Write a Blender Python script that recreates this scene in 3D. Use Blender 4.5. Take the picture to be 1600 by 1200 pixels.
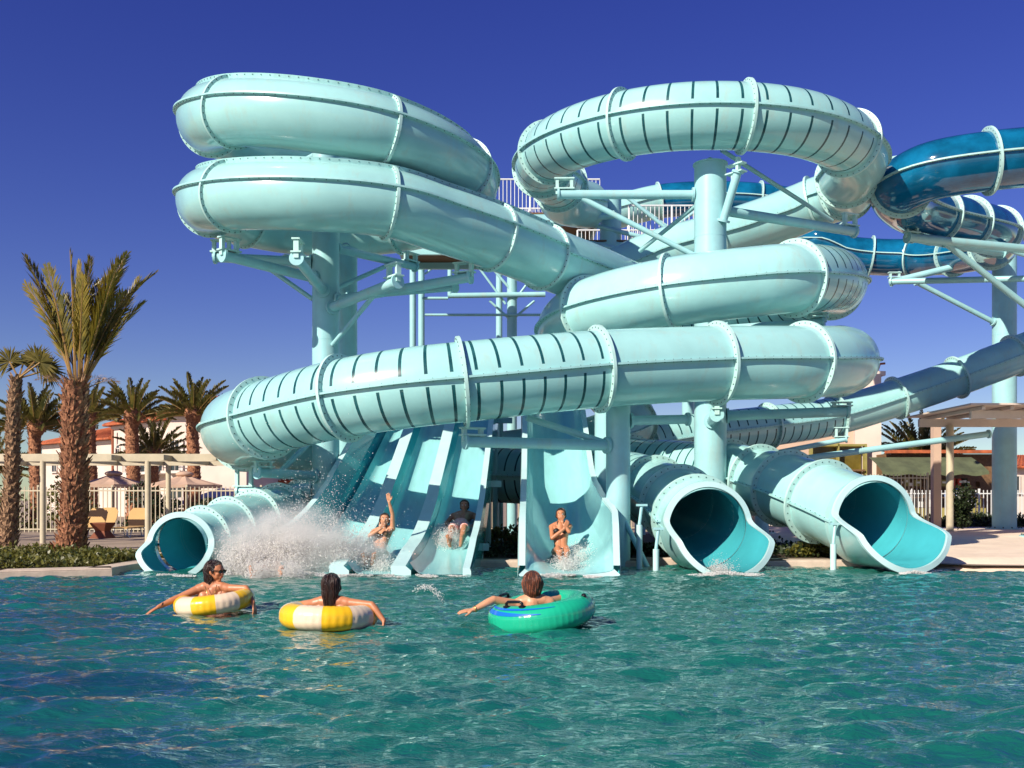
import bpy, bmesh, math, random
import numpy as np
from mathutils import Vector, Matrix, Quaternion
from mathutils.noise import noise as mnoise
R = math.radians
random.seed(7); rng = np.random.default_rng(7)
for o in list(bpy.data.objects): bpy.data.objects.remove(o)
SC = bpy.context.scene
COL = SC.collection
# ------------------------------------------------------------------ camera
F = 1556.0; H = 1.28; HV = 780.0
cam = bpy.data.cameras.new('camera'); co = bpy.data.objects.new('camera', cam); COL.objects.link(co)
co.location = (0, 0, H); co.rotation_euler = (R(90), 0, 0)
cam.sensor_width = 36; cam.lens = 36*F/1600; cam.shift_y = (HV-600)/1600
cam.clip_start = 0.1; cam.clip_end = 3000
SC.camera = co
# ------------------------------------------------------------------ sky and sun
SUN = Vector((-math.sin(R(42))*math.cos(R(33)), -math.cos(R(42))*math.cos(R(33)), math.sin(R(33))))
w = bpy.data.worlds.new('World'); SC.world = w; w.use_nodes = True
nt = w.node_tree; nt.nodes.clear()
sky = nt.nodes.new('ShaderNodeTexSky'); sky.sky_type = 'NISHITA'; sky.sun_disc = False
sky.sun_elevation = R(33); sky.sun_rotation = math.atan2(SUN.x, SUN.y)
sky.air_density = 1.0; sky.dust_density = 0.15; sky.ozone_density = 4.0
hs = nt.nodes.new('ShaderNodeHueSaturation'); hs.inputs['Hue'].default_value = 0.540; hs.inputs['Saturation'].default_value = 1.26; hs.inputs['Value'].default_value = 1.0
bg = nt.nodes.new('ShaderNodeBackground'); bg.inputs['Strength'].default_value = 0.067
wo = nt.nodes.new('ShaderNodeOutputWorld')
nt.links.new(sky.outputs[0], hs.inputs['Color']); nt.links.new(hs.outputs[0], bg.inputs[0]); nt.links.new(bg.outputs[0], wo.inputs[0])
sl = bpy.data.lights.new('sun', 'SUN'); sl.energy = 5.0; sl.angle = R(0.5); sl.color = (1.0, 0.90, 0.76)
so = bpy.data.objects.new('sun', sl); COL.objects.link(so); so.rotation_euler = (-SUN).to_track_quat('-Z', 'Y').to_euler(); so.location = (-20, -20, 25)
SC.view_settings.view_transform = 'Standard'; SC.view_settings.look = 'None'
SC.view_settings.exposure = 0.5; SC.view_settings.gamma = 1.0
SC.render.engine = 'CYCLES'; SC.cycles.volume_bounces = 4; SC.cycles.max_bounces = 10
# ------------------------------------------------------------------ materials
def mat(name, col, rough=0.5, metal=0.0, var=0.0, vscale=3.0, col2=None, bump=0.0, bscale=20.0, coat=0.0, spec=0.5, trans=0.0, vdist=(1,1,1)):
    m = bpy.data.materials.new(name); m.use_nodes = True
    n = m.node_tree; b = n.nodes['Principled BSDF']
    b.inputs['Base Color'].default_value = (*col, 1); b.inputs['Roughness'].default_value = rough; b.inputs['Metallic'].default_value = metal
    b.inputs['Coat Weight'].default_value = coat; b.inputs['Specular IOR Level'].default_value = spec
    tc = n.nodes.new('ShaderNodeTexCoord'); mp = n.nodes.new('ShaderNodeMapping'); mp.inputs['Scale'].default_value = vdist
    n.links.new(tc.outputs['Object'], mp.inputs[0])
    if var or col2:
        t = n.nodes.new('ShaderNodeTexNoise'); t.inputs['Scale'].default_value = vscale; t.inputs['Detail'].default_value = 5; t.inputs['Roughness'].default_value = 0.6
        n.links.new(mp.outputs[0], t.inputs['Vector'])
        r = n.nodes.new('ShaderNodeValToRGB'); r.color_ramp.elements[0].position = 0.35; r.color_ramp.elements[1].position = 0.65
        c2 = col2 if col2 else tuple(c*(1-var) for c in col)
        r.color_ramp.elements[0].color = (*c2, 1); r.color_ramp.elements[1].color = (*col, 1)
        n.links.new(t.outputs['Fac'], r.inputs[0]); n.links.new(r.outputs[0], b.inputs['Base Color'])
    if bump:
        t2 = n.nodes.new('ShaderNodeTexNoise'); t2.inputs['Scale'].default_value = bscale; t2.inputs['Detail'].default_value = 4
        n.links.new(mp.outputs[0], t2.inputs['Vector'])
        bp = n.nodes.new('ShaderNodeBump'); bp.inputs['Strength'].default_value = bump; bp.inputs['Distance'].default_value = 0.02
        n.links.new(t2.outputs['Fac'], bp.inputs['Height']); n.links.new(bp.outputs[0], b.inputs['Normal'])
    if trans:
        tr = n.nodes.new('ShaderNodeBsdfTranslucent'); tr.inputs[0].default_value = (*col, 1)
        mx = n.nodes.new('ShaderNodeMixShader'); mx.inputs[0].default_value = trans
        out = n.nodes['Material Output']
        n.links.new(b.outputs[0], mx.inputs[1]); n.links.new(tr.outputs[0], mx.inputs[2]); n.links.new(mx.outputs[0], out.inputs[0])
    return m
M = {}
M['tube'] = mat('turquoise_fibreglass', (0.38,0.72,0.71), 0.22, var=0.10, vscale=1.3, coat=0.25, bump=0.02, bscale=6, trans=0.03)
def weather(m, amt=.10):
    n = m.node_tree; b = n.nodes['Principled BSDF']; src = b.inputs['Base Color'].links[0].from_socket
    oi = n.nodes.new('ShaderNodeObjectInfo'); mr = n.nodes.new('ShaderNodeMapRange'); mr.inputs[3].default_value = 1-amt; mr.inputs[4].default_value = 1.0; n.links.new(oi.outputs['Random'], mr.inputs[0])
    sc = n.nodes.new('ShaderNodeVectorMath'); sc.operation = 'SCALE'; n.links.new(src, sc.inputs[0]); n.links.new(mr.outputs[0], sc.inputs['Scale'])
    tc = n.nodes.new('ShaderNodeTexCoord'); mp = n.nodes.new('ShaderNodeMapping'); mp.inputs['Scale'].default_value = (3.5, 3.5, .7); n.links.new(tc.outputs['Object'], mp.inputs[0])
    t = n.nodes.new('ShaderNodeTexNoise'); t.inputs['Scale'].default_value = 1.1; t.inputs['Detail'].default_value = 7; t.inputs['Roughness'].default_value = .7; n.links.new(mp.outputs[0], t.inputs['Vector'])
    r = n.nodes.new('ShaderNodeMapRange'); r.inputs[1].default_value = .52; r.inputs[2].default_value = .76; r.inputs[3].default_value = 0; r.inputs[4].default_value = .36; n.links.new(t.outputs['Fac'], r.inputs[0])
    mx = n.nodes.new('ShaderNodeMixRGB'); mx.inputs[2].default_value = (.42, .40, .30, 1); n.links.new(r.outputs[0], mx.inputs[0]); n.links.new(sc.outputs[0], mx.inputs[1]); n.links.new(mx.outputs[0], b.inputs['Base Color'])
weather(M['tube'])
M['inner'] = mat('inner_gelcoat_shade', (0.06,0.44,0.50), 0.14, var=0.12, vscale=2, coat=0.5, trans=0.02)  # base colour darkened to carry the shade inside the exit mouths
M['flange'] = mat('pale_flange', (0.46,0.72,0.69), 0.4, var=0.2, vscale=7, col2=(0.40,0.62,0.58))
M['seam'] = mat('seam_flange', (0.36,0.66,0.66), 0.4, var=0.2, vscale=5)
M['bolt'] = mat('bolt', (0.05,0.10,0.10), 0.5)
M['stripe'] = mat('stripe', (0.006,0.05,0.06), 0.25, col2=(0.02,0.11,0.12), vscale=4)
M['blue'] = mat('blue_fibreglass', (0.006,0.20,0.40), 0.08, var=0.5, vscale=1.6, coat=1.0, trans=0.25)
M['steel'] = mat('turquoise_steel', (0.34,0.64,0.67), 0.35, var=0.12, vscale=2, bump=0.03, bscale=4)
weather(M['steel'], .04) if 'steel' in M else None
M['slide'] = mat('slide_gelcoat', (0.32,0.71,0.72), 0.2, var=0.10, vscale=2.5, coat=0.4, vdist=(3,0.6,1), trans=0.06)
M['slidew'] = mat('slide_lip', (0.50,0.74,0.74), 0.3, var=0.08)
M['slideshade'] = mat('slide_wall_shade', (0.06,0.48,0.52), 0.15, var=0.12, vscale=2, coat=0.4, trans=0.06)  # darker copy of the slide gelcoat: shade of unlit walls put into the colour
M['white'] = mat('white_paint', (0.72,0.74,0.74), 0.4, var=0.1)
M['wood'] = mat('deck_wood', (0.20,0.11,0.05), 0.7, var=0.4, vscale=9, vdist=(1,8,1))
M['plaster'] = mat('plaster', (0.68,0.57,0.49), 0.85, var=0.12, vscale=0.8, bump=0.1, bscale=30)
M['plaster_tan'] = mat('plaster_tan', (0.56,0.40,0.30), 0.85, var=0.12, vscale=0.8)
M['tiles'] = mat('roof_tiles', (0.52,0.13,0.045), 0.8, var=0.5, vscale=3)
M['glass'] = mat('window_glass', (0.03,0.04,0.05), 0.08)
M['trim'] = mat('trim', (0.70,0.62,0.55), 0.6, var=0.1)
M['iron'] = mat('iron', (0.03,0.03,0.03), 0.5)
M['cream'] = mat('cream_paint', (0.55,0.48,0.34), 0.55, var=0.15, vscale=4)
M['canvas'] = mat('taupe_canvas', (0.62,0.42,0.30), 0.9, var=0.15, vscale=2, trans=0.15)
M['rust'] = mat('corten', (0.20,0.055,0.022), 0.8, var=0.3)
M['lounger'] = mat('lounger_mesh', (0.55,0.34,0.13), 0.8, var=0.1)
M['green_canvas'] = mat('green_canvas', (0.10,0.12,0.06), 0.9, var=0.3, vscale=2)
M['yellowp'] = mat('yellow_paint', (0.34,0.30,0.09), 0.5, var=0.2)
M['redp'] = mat('red_paint', (0.45,0.05,0.03), 0.5)
M['stone'] = mat('stone_coping', (0.60,0.48,0.38), 0.8, var=0.2, vscale=5, bump=0.2)
M['ground'] = mat('ground', (0.34,0.26,0.19), 0.9, var=0.3, vscale=0.7, bump=0.3, bscale=15)
M['soil'] = mat('soil', (0.07,0.045,0.025), 0.95, var=0.5, vscale=6, bump=0.6, bscale=20)
M['sand'] = mat('sand', (0.84,0.68,0.52), 0.95, var=0.16, vscale=1.2, bump=0.5, bscale=9)
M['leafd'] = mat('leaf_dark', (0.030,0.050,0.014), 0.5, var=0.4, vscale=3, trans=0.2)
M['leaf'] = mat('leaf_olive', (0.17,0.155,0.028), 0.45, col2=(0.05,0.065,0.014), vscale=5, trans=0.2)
M['frond'] = mat('palm_frond', (0.28,0.205,0.026), 0.4, col2=(0.085,0.085,0.014), vscale=3, trans=0.25)
M['frondfar'] = mat('palm_frond_far', (0.15,0.125,0.022), 0.45, col2=(0.045,0.055,0.012), vscale=2, trans=0.2)
M['fan'] = mat('fan_leaf', (0.17,0.13,0.028), 0.55, col2=(0.06,0.055,0.012), vscale=3, trans=0.1, spec=0.1)
M['rachis'] = mat('palm_rachis', (0.34,0.20,0.06), 0.5, var=0.2)
M['bark'] = mat('palm_bark', (0.44,0.20,0.10), 0.95, col2=(0.14,0.05,0.026), vscale=14, bump=0.8, bscale=25)
M['bark2'] = mat('palm_fibre', (0.44,0.27,0.15), 0.95, col2=(0.12,0.06,0.035), vscale=14, bump=0.8, bscale=25)
M['skin'] = mat('skin_tan', (0.50,0.20,0.095), 0.42, var=0.12, vscale=12)
M['skin2'] = mat('skin_fair', (0.60,0.29,0.16), 0.42, var=0.12, vscale=12)
M['skind'] = mat('skin_brown', (0.42,0.19,0.10), 0.42, var=0.15, vscale=12)
M['hair'] = mat('hair_dark', (0.020,0.008,0.005), 0.25, var=0.5, vscale=40, bump=0.8, bscale=60, vdist=(4,4,0.6))
M['hairb'] = mat('hair_brown', (0.10,0.030,0.014), 0.3, col2=(0.035,0.010,0.006), vscale=40, bump=0.8, bscale=60, vdist=(4,4,0.8))
M['black'] = mat('black_cloth', (0.008,0.008,0.009), 0.5)
M['blackp'] = mat('black_plastic', (0.008,0.008,0.009), 0.25)
M['leopard'] = mat('leopard_cloth', (0.30,0.18,0.09), 0.6, col2=(0.03,0.02,0.015), vscale=45)
M['pink'] = mat('pink_cloth', (0.75,0.22,0.20), 0.7, col2=(0.8,0.62,0.55), vscale=22)
M['yellow'] = mat('yellow_vinyl', (0.86,0.50,0.012), 0.3, var=0.08, vscale=3, coat=0.3)
M['creamv'] = mat('cream_vinyl', (0.78,0.62,0.44), 0.3, var=0.08, vscale=3, coat=0.3)
M['greenv'] = mat('green_vinyl', (0.012,0.42,0.24), 0.22, var=0.1, vscale=3, coat=0.5)
M['bluev'] = mat('blue_vinyl', (0.01,0.14,0.55), 0.25, coat=0.4)
M['gold'] = mat('gold', (0.8,0.55,0.2), 0.3, metal=1.0)
M['spray'] = mat('water_spray', (0.95,0.94,0.92), 0.3, trans=0.5)
M['foam'] = mat('foam', (0.75,0.76,0.74), 0.5, trans=0.3)
M['orange_lamp'] = mat('dark_terracotta', (0.30,0.09,0.04), 0.8)

# ------------------------------------------------------------------ mesh helpers
def P(u, v, Y): return Vector(((u-800)/F*Y, Y, H+(HV-v)/F*Y))
class MB:
    def __init__(s): s.v = []; s.f = []; s.m = []; s.mats = []
    def mi(s, m):
        if m not in s.mats: s.mats.append(m)
        return s.mats.index(m)
    def add(s, vs, fs, m):
        b = len(s.v); s.v += [tuple(v) for v in vs]; i = s.mi(m)
        s.f += [tuple(b+k for k in f) for f in fs]; s.m += [i]*len(fs)
    def box(s, c, size, m, rot=None):
        c = Vector(c); hx, hy, hz = [a/2 for a in size]
        vs = [Vector((x*hx, y*hy, z*hz)) for x in (-1,1) for y in (-1,1) for z in (-1,1)]
        if rot is not None: vs = [rot @ v for v in vs]
        s.add([c+v for v in vs], [(0,1,3,2),(4,6,7,5),(0,4,5,1),(2,3,7,6),(0,2,6,4),(1,5,7,3)], m)
    def tube(s, a, b, r0, m, r1=None, n=12, caps=True):
        a = Vector(a); b = Vector(b); r1 = r0 if r1 is None else r1
        d = (b-a).normalized(); q = d.orthogonal().normalized(); p = d.cross(q)
        vs = []
        for c, r in ((a, r0), (b, r1)):
            for k in range(n):
                t = 2*math.pi*k/n; vs.append(c+(q*math.cos(t)+p*math.sin(t))*r)
        fs = [(k, (k+1) % n, n+(k+1) % n, n+k) for k in range(n)]
        if caps: fs += [tuple(range(n-1, -1, -1)), tuple(range(n, 2*n))]
        s.add(vs, fs, m)
    def path(s, pts, rs, m, n=8, caps=True):
        pts = [Vector(p) for p in pts]; N = len(pts)
        if not hasattr(rs, '__len__'): rs = [rs]*N
        vs = []; q = None
        for i, p in enumerate(pts):
            d = (pts[min(i+1, N-1)]-pts[max(i-1, 0)]).normalized()
            q = d.orthogonal().normalized() if q is None else (q-d*q.dot(d)).normalized()
            pp = d.cross(q)
            for k in range(n):
                t = 2*math.pi*k/n; vs.append(p+(q*math.cos(t)+pp*math.sin(t))*rs[i])
        fs = [(i*n+k, i*n+(k+1) % n, (i+1)*n+(k+1) % n, (i+1)*n+k) for i in range(N-1) for k in range(n)]
        if caps: fs += [tuple(range(n-1, -1, -1)), tuple(range((N-1)*n, N*n))]
        s.add(vs, fs, m)
    def ball(s, c, r, m, n=10, sc=(1,1,1), rot=None):
        vs = []; c = Vector(c)
        for i in range(1, n):
            for k in range(n*2):
                a = math.pi*i/n; b = math.pi*k/n
                v = Vector((math.sin(a)*math.cos(b)*r*sc[0], math.sin(a)*math.sin(b)*r*sc[1], math.cos(a)*r*sc[2]))
                vs.append(v)
        vs += [Vector((0,0,r*sc[2])), Vector((0,0,-r*sc[2]))]
        if rot is not None: vs = [rot @ v for v in vs]
        w_ = n*2; fs = [(i*w_+k, (i+1)*w_+k, (i+1)*w_+(k+1) % w_, i*w_+(k+1) % w_) for i in range(n-2) for k in range(w_)]
        t = len(vs)-2
        fs += [(t, k, (k+1) % w_) for k in range(w_)] + [(t+1, (n-2)*w_+(k+1) % w_, (n-2)*w_+k) for k in range(w_)]
        s.add([c+v for v in vs], fs, m)
    def build(s, name, parent=None, smooth=False, loc=None, ang=None):
        me = bpy.data.meshes.new(name)
        off = Vector(loc) if loc is not None else Vector((0,0,0))
        if loc is not None: s.v = [tuple(Vector(v)-off) for v in s.v]
        me.from_pydata(s.v, [], s.f)
        for m in s.mats: me.materials.append(M[m] if isinstance(m, str) else m)
        me.polygons.foreach_set('material_index', s.m)
        if smooth or ang: me.polygons.foreach_set('use_smooth', [True]*len(s.f))
        if ang: me.set_sharp_from_angle(angle=R(ang))
        me.update()
        o = bpy.data.objects.new(name, me); COL.objects.link(o)
        if parent is not None:
            o.parent = parent; o.matrix_parent_inverse = Matrix.Identity(4)
            if loc is None: o.location = -parent_loc(parent)
            else: o.location = off-parent_loc(parent)
        else: o.location = off
        return o
def parent_loc(p):
    l = Vector(p.location)
    while p.parent: p = p.parent; l += Vector(p.location)
    return l
def tag(o, label=None, cat=None, group=None, kind=None):
    if label: o['label'] = label
    if cat: o['category'] = cat
    if group: o['group'] = group
    if kind: o['kind'] = kind
    return o
def thing(name, loc, label, cat, group=None):
    e = bpy.data.objects.new(name, None); COL.objects.link(e); e.location = loc; e.empty_display_size = 0.2
    return tag(e, label, cat, group)
def copy_tree(o, loc=None, rz=None, parent=None):
    c = o.copy(); COL.objects.link(c)
    if parent is not None: c.parent = parent
    if loc is not None: c.location = loc
    if rz is not None: c.rotation_euler.z = rz
    for ch in [x for x in bpy.data.objects if x.parent == o]: copy_tree(ch, None, None, c)
    return c
def rawmesh(name, V, FA, m, kind=None, parent=None, smooth=False):
    """numpy verts (N,3), faces (K,n) with equal n"""
    me = bpy.data.meshes.new(name); n = FA.shape[1]
    me.vertices.add(len(V)); me.vertices.foreach_set('co', V.astype(np.float32).ravel())
    me.loops.add(FA.size); me.loops.foreach_set('vertex_index', FA.astype(np.int32).ravel())
    me.polygons.add(len(FA)); me.polygons.foreach_set('loop_start', (np.arange(len(FA))*n).astype(np.int32))
    me.polygons.foreach_set('loop_total', np.full(len(FA), n, np.int32))
    if smooth: me.polygons.foreach_set('use_smooth', np.ones(len(FA), bool))
    me.materials.append(M[m]); me.update(calc_edges=True); me.validate()
    o = bpy.data.objects.new(name, me); COL.objects.link(o)
    if parent is not None: o.parent = parent; o.location = -parent_loc(parent)
    if kind: o['kind'] = kind
    return o
def spline(pts, t):
    n = len(pts); i = min(int(t), n-2); f = t-i
    p1 = pts[i]; p2 = pts[i+1]
    p0 = pts[i-1] if i > 0 else 2*p1-p2
    p3 = pts[i+2] if i+2 < n else 2*p2-p1
    # centripetal-ish: scale tangents by chord lengths
    d1 = (p2-p1).length; d0 = max((p1-p0).length, 1e-4); d2 = max((p3-p2).length, 1e-4)
    m1 = ((p2-p1)/d1+(p1-p0)/d0)*0.5*d1*1.0; m2 = ((p3-p2)/d2+(p2-p1)/d1)*0.5*d1*1.0
    f2 = f*f; f3 = f2*f
    return p1*(2*f3-3*f2+1)+m1*(f3-2*f2+f)+p2*(-2*f3+3*f2)+m2*(f3-f2)

# ------------------------------------------------------------------ tube slides
NR = 40
def frame(pts, t):
    e = 0.02; n = len(pts)-1
    T = (spline(pts, min(t+e, n))-spline(pts, max(t-e, 0))).normalized()
    S = T.cross(Vector((0,0,1))).normalized(); U = S.cross(T)
    return spline(pts, t), T, S, U
def ringpts(C, S, U, r, n=NR):
    return [C+(S*math.cos(2*math.pi*k/n)+U*math.sin(2*math.pi*k/n))*r for k in range(n)]
def flange(root, pts, t, r, w=0.10, thick=0.035, bolts=34, lab=None):
    C, T, S, U = frame(pts, t); mb = MB()
    a = []; n = 48
    prof = [(r-0.01, -thick), (r+w*0.2, -thick), (r+w, -thick*0.8), (r+w, thick*0.8), (r+w*0.2, thick), (r-0.01, thick)]
    vs = []
    for k in range(n):
        an = 2*math.pi*k/n; d = S*math.cos(an)+U*math.sin(an)
        vs += [C+d*q+T*h for q, h in prof]
    m = len(prof)
    fs = [(k*m+j, k*m+j+1, ((k+1) % n)*m+j+1, ((k+1) % n)*m+j) for k in range(n) for j in range(m-1)]
    mb.add(vs, fs, 'flange')
    for k in range(bolts):
        an = 2*math.pi*(k+0.5)/bolts; d = S*math.cos(an)+U*math.sin(an)
        c = C+d*(r+w*0.55); mb.tube(c-T*(thick+0.005), c+T*(thick+0.005), 0.013, 'bolt', n=5)
    o = mb.build('flange', root, ang=40)
    return o
def tube_slide(root, pts, rad, sections, seam_ang=(0, 180), seams=True, step=0.16, sp=0.34):
    """sections: list of (t0, t1, style) ; rad: function t->radius"""
    for t0, t1, style in sections:
        # arc samples
        N = 60; ts = [t0+(t1-t0)*i/N for i in range(N+1)]
        P_ = [spline(pts, t) for t in ts]; L = [0]
        for i in range(N): L.append(L[-1]+(P_[i+1]-P_[i]).length)
        tot = L[-1]
        def tl(l): return float(np.interp(l, L, ts))
        stops = []   # (l, stripe after?)
        if style.startswith('stripe'):
            k = max(2, round(tot/sp)); pitch = tot/k; wS = 0.05
            for i in range(k):
                a = i*pitch; b = a+pitch/2-wS/2; c = b+wS
                stops += [(a, 0), (a+(b-a)/2, 0), (b, 1), (c, 0), (c+(b-a)/2, 0)]
        else:
            k = max(4, round(tot/step)); stops = [(i*tot/k, 0) for i in range(k)]
        stops.append((tot, 0))
        base = 'blue' if 'blue' in style else 'tube'
        mb = MB(); vs = []
        for l, _ in stops:
            t = tl(l); C, T, S, U = frame(pts, t); vs += ringpts(C, S, U, rad(t))
        b = len(mb.v); mb.v += [tuple(v) for v in vs]; i0 = mb.mi(base); i1 = mb.mi('stripe')
        for i in range(len(stops)-1):
            for k in range(NR):
                mb.f.append((i*NR+k, i*NR+(k+1) % NR, (i+1)*NR+(k+1) % NR, (i+1)*NR+k))
                an = 360*(k+0.5)/NR
                near = min(abs((an-s+180) % 360-180) for s in seam_ang)
                st = stops[i][1] and near > 6
                mb.m.append(i1 if st else i0)
        o = mb.build('tube_section', root, smooth=True)
        if base == 'blue': o['label'] = 'glossy dark blue tube section'
        if style.startswith('stripe'): o['label'] = 'tube section ringed with thin dark stripes'
        # seam flanges running lengthwise
        if seams:
            for s in seam_ang:
                mb = MB(); n = max(6, int(tot/0.15)); vs = []
                for i in range(n+1):
                    t = tl(tot*i/n); C, T, S, U = frame(pts, t); r = rad(t)
                    d = S*math.cos(R(s))+U*math.sin(R(s)); e = T.cross(d).normalized()
                    for q, h in ((r-0.01, 0.022), (r+0.075, 0.018), (r+0.075, -0.018), (r-0.01, -0.022)): vs.append(C+d*q+e*h)
                fs = [(i*4+j, i*4+j+1, (i+1)*4+j+1, (i+1)*4+j) for i in range(n) for j in range(3)]
                mb.add(vs, fs, 'flange' if base == 'blue' else 'seam')
                nb = int(tot/0.17)
                for i in range(nb):
                    t = tl(tot*(i+0.5)/nb); C, T, S, U = frame(pts, t); r = rad(t)
                    d = S*math.cos(R(s))+U*math.sin(R(s)); e = T.cross(d).normalized(); c = C+d*(r+0.045)
                    mb.tube(c-e*0.03, c+e*0.03, 0.011, 'bolt', n=4)
                mb.build('seam_flange', root, ang=40)
def circ(Xc, Yc, Rr, deg, Z): return Vector((Xc+Rr*math.cos(R(deg)), Yc+Rr*math.sin(R(deg)), Z))
# long slide: left spiral -> middle loop -> long front sweep -> middle exit
A = []
def add(L, p): L.append(p); return len(L)-1
ac = (-3.72, 21.5, 2.79)
A = [Vector((-1.9, 29.8, 10.1)), Vector((-2.3, 27.6, 9.95)), Vector((-3.3, 25.7, 9.8)), circ(*ac, 112, 9.68)+Vector((0,.25,0)), circ(*ac, 144, 9.58),
     circ(*ac, 180, 9.36), circ(*ac, 233, 8.76), circ(*ac, 265, 8.48), circ(*ac, 298, 8.30), circ(*ac, 343, 8.12), circ(*ac, 385, 8.0), circ(*ac, 430, 7.9), circ(*ac, 475, 7.8),
     circ(*ac, 510, 7.74), circ(*ac, 541, 7.62), circ(*ac, 592, 7.14), circ(*ac, 625, 6.98), P(607,318,19.0), P(690,343,19.7), P(772,371,20.5), P(850,402,21.6), P(925,430,22.9)]
cc = (4.41, 23.2, 3.12)
iA = len(A)-1
A += [P(1000,460,24.9), circ(*cc, 92, 6.38), circ(*cc, 50, 6.36), circ(*cc, 5, 6.30), circ(*cc, -64, 5.80), circ(*cc, -86, 5.64), circ(*cc, -112, 5.5), circ(*cc, -150, 5.36),
      circ(*cc, -185, 5.22), circ(*cc, -225, 5.08), circ(*cc, -262, 4.95)]
dc = (4.0, 22.3, 3.3)
A += [circ(*dc, 55, 4.72), circ(*dc, 28, 4.55), circ(*dc, 0, 4.36), circ(*dc, -32, 4.14), P(1255,566,19.4), P(1120,568,18.8), P(935,577,18.05), P(722,597,17.4), P(640,606,17.4), P(538,622,17.75), P(415,653,18.95),
      P(368,668,20.6), P(383,682,22.4), P(440,695,24.2), P(530,705,25.3), P(640,722,25.9), P(760,741,25.6), P(850,745,24.9), P(935,749,23.8), P(985,754,22.8), P(1022,768,21.6), P(1060,788,20.2), P(1086,809,19.1), P(1103,826,18.4)]
nA = len(A)-1
EXIT_T = nA
def radA(t): return float(np.interp(t, [0, 17, 23, nA-3, nA-1, nA], [.62, .635, .70, .70, .76, .76]))
base = A[0].copy()
slideA = thing('tube_slide', (-3.69, 21.5, 0.1), 'pale turquoise enclosed tube slide that coils twice on the left then sweeps across the front', 'water slide')
fA = [5, 6, 8, 9, 11, 13, 14, 15, 17, 19, 20, 22, 24, 26, 28, 29, 31, 35, 37, 38, 39, 40, 42, 44, 46, 48, 50, 52, 53, 54, 55]
stripeA = {(39,40), (40,42), (42,43), (22,24), (24,26), (50,52),(52,53),(48,50)}
fA = [1, 3, 5, 6, 8, 9, 11, 13, 14, 15, 17, 19, 20, 22, 25, 26, 28, 29, 31, 34, 35, 37, 38, 39, 40, 42, 43, 45, 47, 49, 51, 53, 54, 55, 56]
fA = [f for f in fA if f < nA]
stripeA = {(22,25), (25,26), (39,40), (40,42), (42,43), (49,51), (51,53)}
edges = [0]+fA+[nA]
secs = []
for a, b in zip(edges[:-1], edges[1:]): secs.append((a, b, 'stripe' if (a, b) in stripeA else 'plain'))
tube_slide(slideA, A, radA, [s for s in secs if s[1] <= 20], seam_ang=(12, 168, 72))
tube_slide(slideA, A, radA, [s for s in secs if s[1] > 20 ])
for t in fA: flange(slideA, A, t, radA(t), w=(0.06 if t < 22 else 0.10))

def exit_mouth(root, pts, r, depth=1.3, flare=0.16, dz=0.0, yaw=0.0, rad=None):
    """collar ring and open scoop at the water end: the lower half of the pipe runs on beyond the collar"""
    n = len(pts)-1
    C, T, S, U = frame(pts, n)
    T = Vector((T.x, T.y, 0)).normalized(); T.rotate(Matrix.Rotation(R(yaw), 3, 'Z')); S = T.cross(Vector((0,0,1))).normalized(); U = Vector((0,0,1))
    K = 96; rows = 14; th = 0.095
    def sm(x): x = max(0., min(1., x)); return x*x*(3-2*x)
    def pt(k, l, off=0.0):
        an = 2*math.pi*k/K+math.pi/2; s_ = math.sin(an); c_ = math.cos(an)
        g = sm((0.22-s_)/0.50)
        ext = -0.22*(1-l)**6+l*(0.10+depth*g*(0.80+0.20*sm(-s_)))
        fl = 1+flare*sm(ext/depth)*(abs(c_)**1.2)
        q = r*fl+off
        return C+T*ext+S*c_*q+U*(s_*(r*(1+0.02*l)+off)+dz*ext)
    for nm, off, m, flip in (('scoop', 0.0, 'inner', 0), ('scoop_shell', 0.05, 'tube', 1)):
        mb = MB(); W = K+1
        vs = [pt(k, i/(rows-1), off) for i in range(rows) for k in range(W)]
        mb.add(vs, [((i*W+k, i*W+k+1, (i+1)*W+k+1, (i+1)*W+k) if not flip else (i*W+k+1, i*W+k, (i+1)*W+k, (i+1)*W+k+1)) for i in range(rows-1) for k in range(K)], m)
        mb.build(nm, root, smooth=True)
    mb = MB(); lip = []
    for k in range(K+1):
        an = 2*math.pi*k/K+math.pi/2; d = S*math.cos(an)+U*math.sin(an)
        lip += [pt(k, 1, -0.006)-T*0.02, pt(k, 1, -0.006)+T*0.035, pt(k, 1, th)+T*0.02, pt(k, 1, th)-T*0.05, pt(k, 1, 0.03)-T*0.06]
    mb.add(lip, [(k*5+j, k*5+(j+1) % 5, (k+1)*5+(j+1) % 5, (k+1)*5+j) for k in range(K) for j in range(5)], 'slidew')
    mb.build('lip', root, ang=50)
    mb = MB(); vs = []; q = 24; t0 = n-4.0
    for i in range(q+1):
        t = t0+(n-t0)*i/q; C2, T2, S2, U2 = frame(pts, t)
        vs += ringpts(C2, S2, U2, rad(t)-0.008)
    mb.add(vs, [(i*NR+k, (i+1)*NR+k, (i+1)*NR+(k+1) % NR, i*NR+(k+1) % NR) for i in range(q) for k in range(NR)], 'inner')
    mb.build('inner_liner', root, smooth=True)
exit_mouth(slideA, A, 0.76, depth=1.1, flare=0.10, yaw=3, rad=radA)

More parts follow.
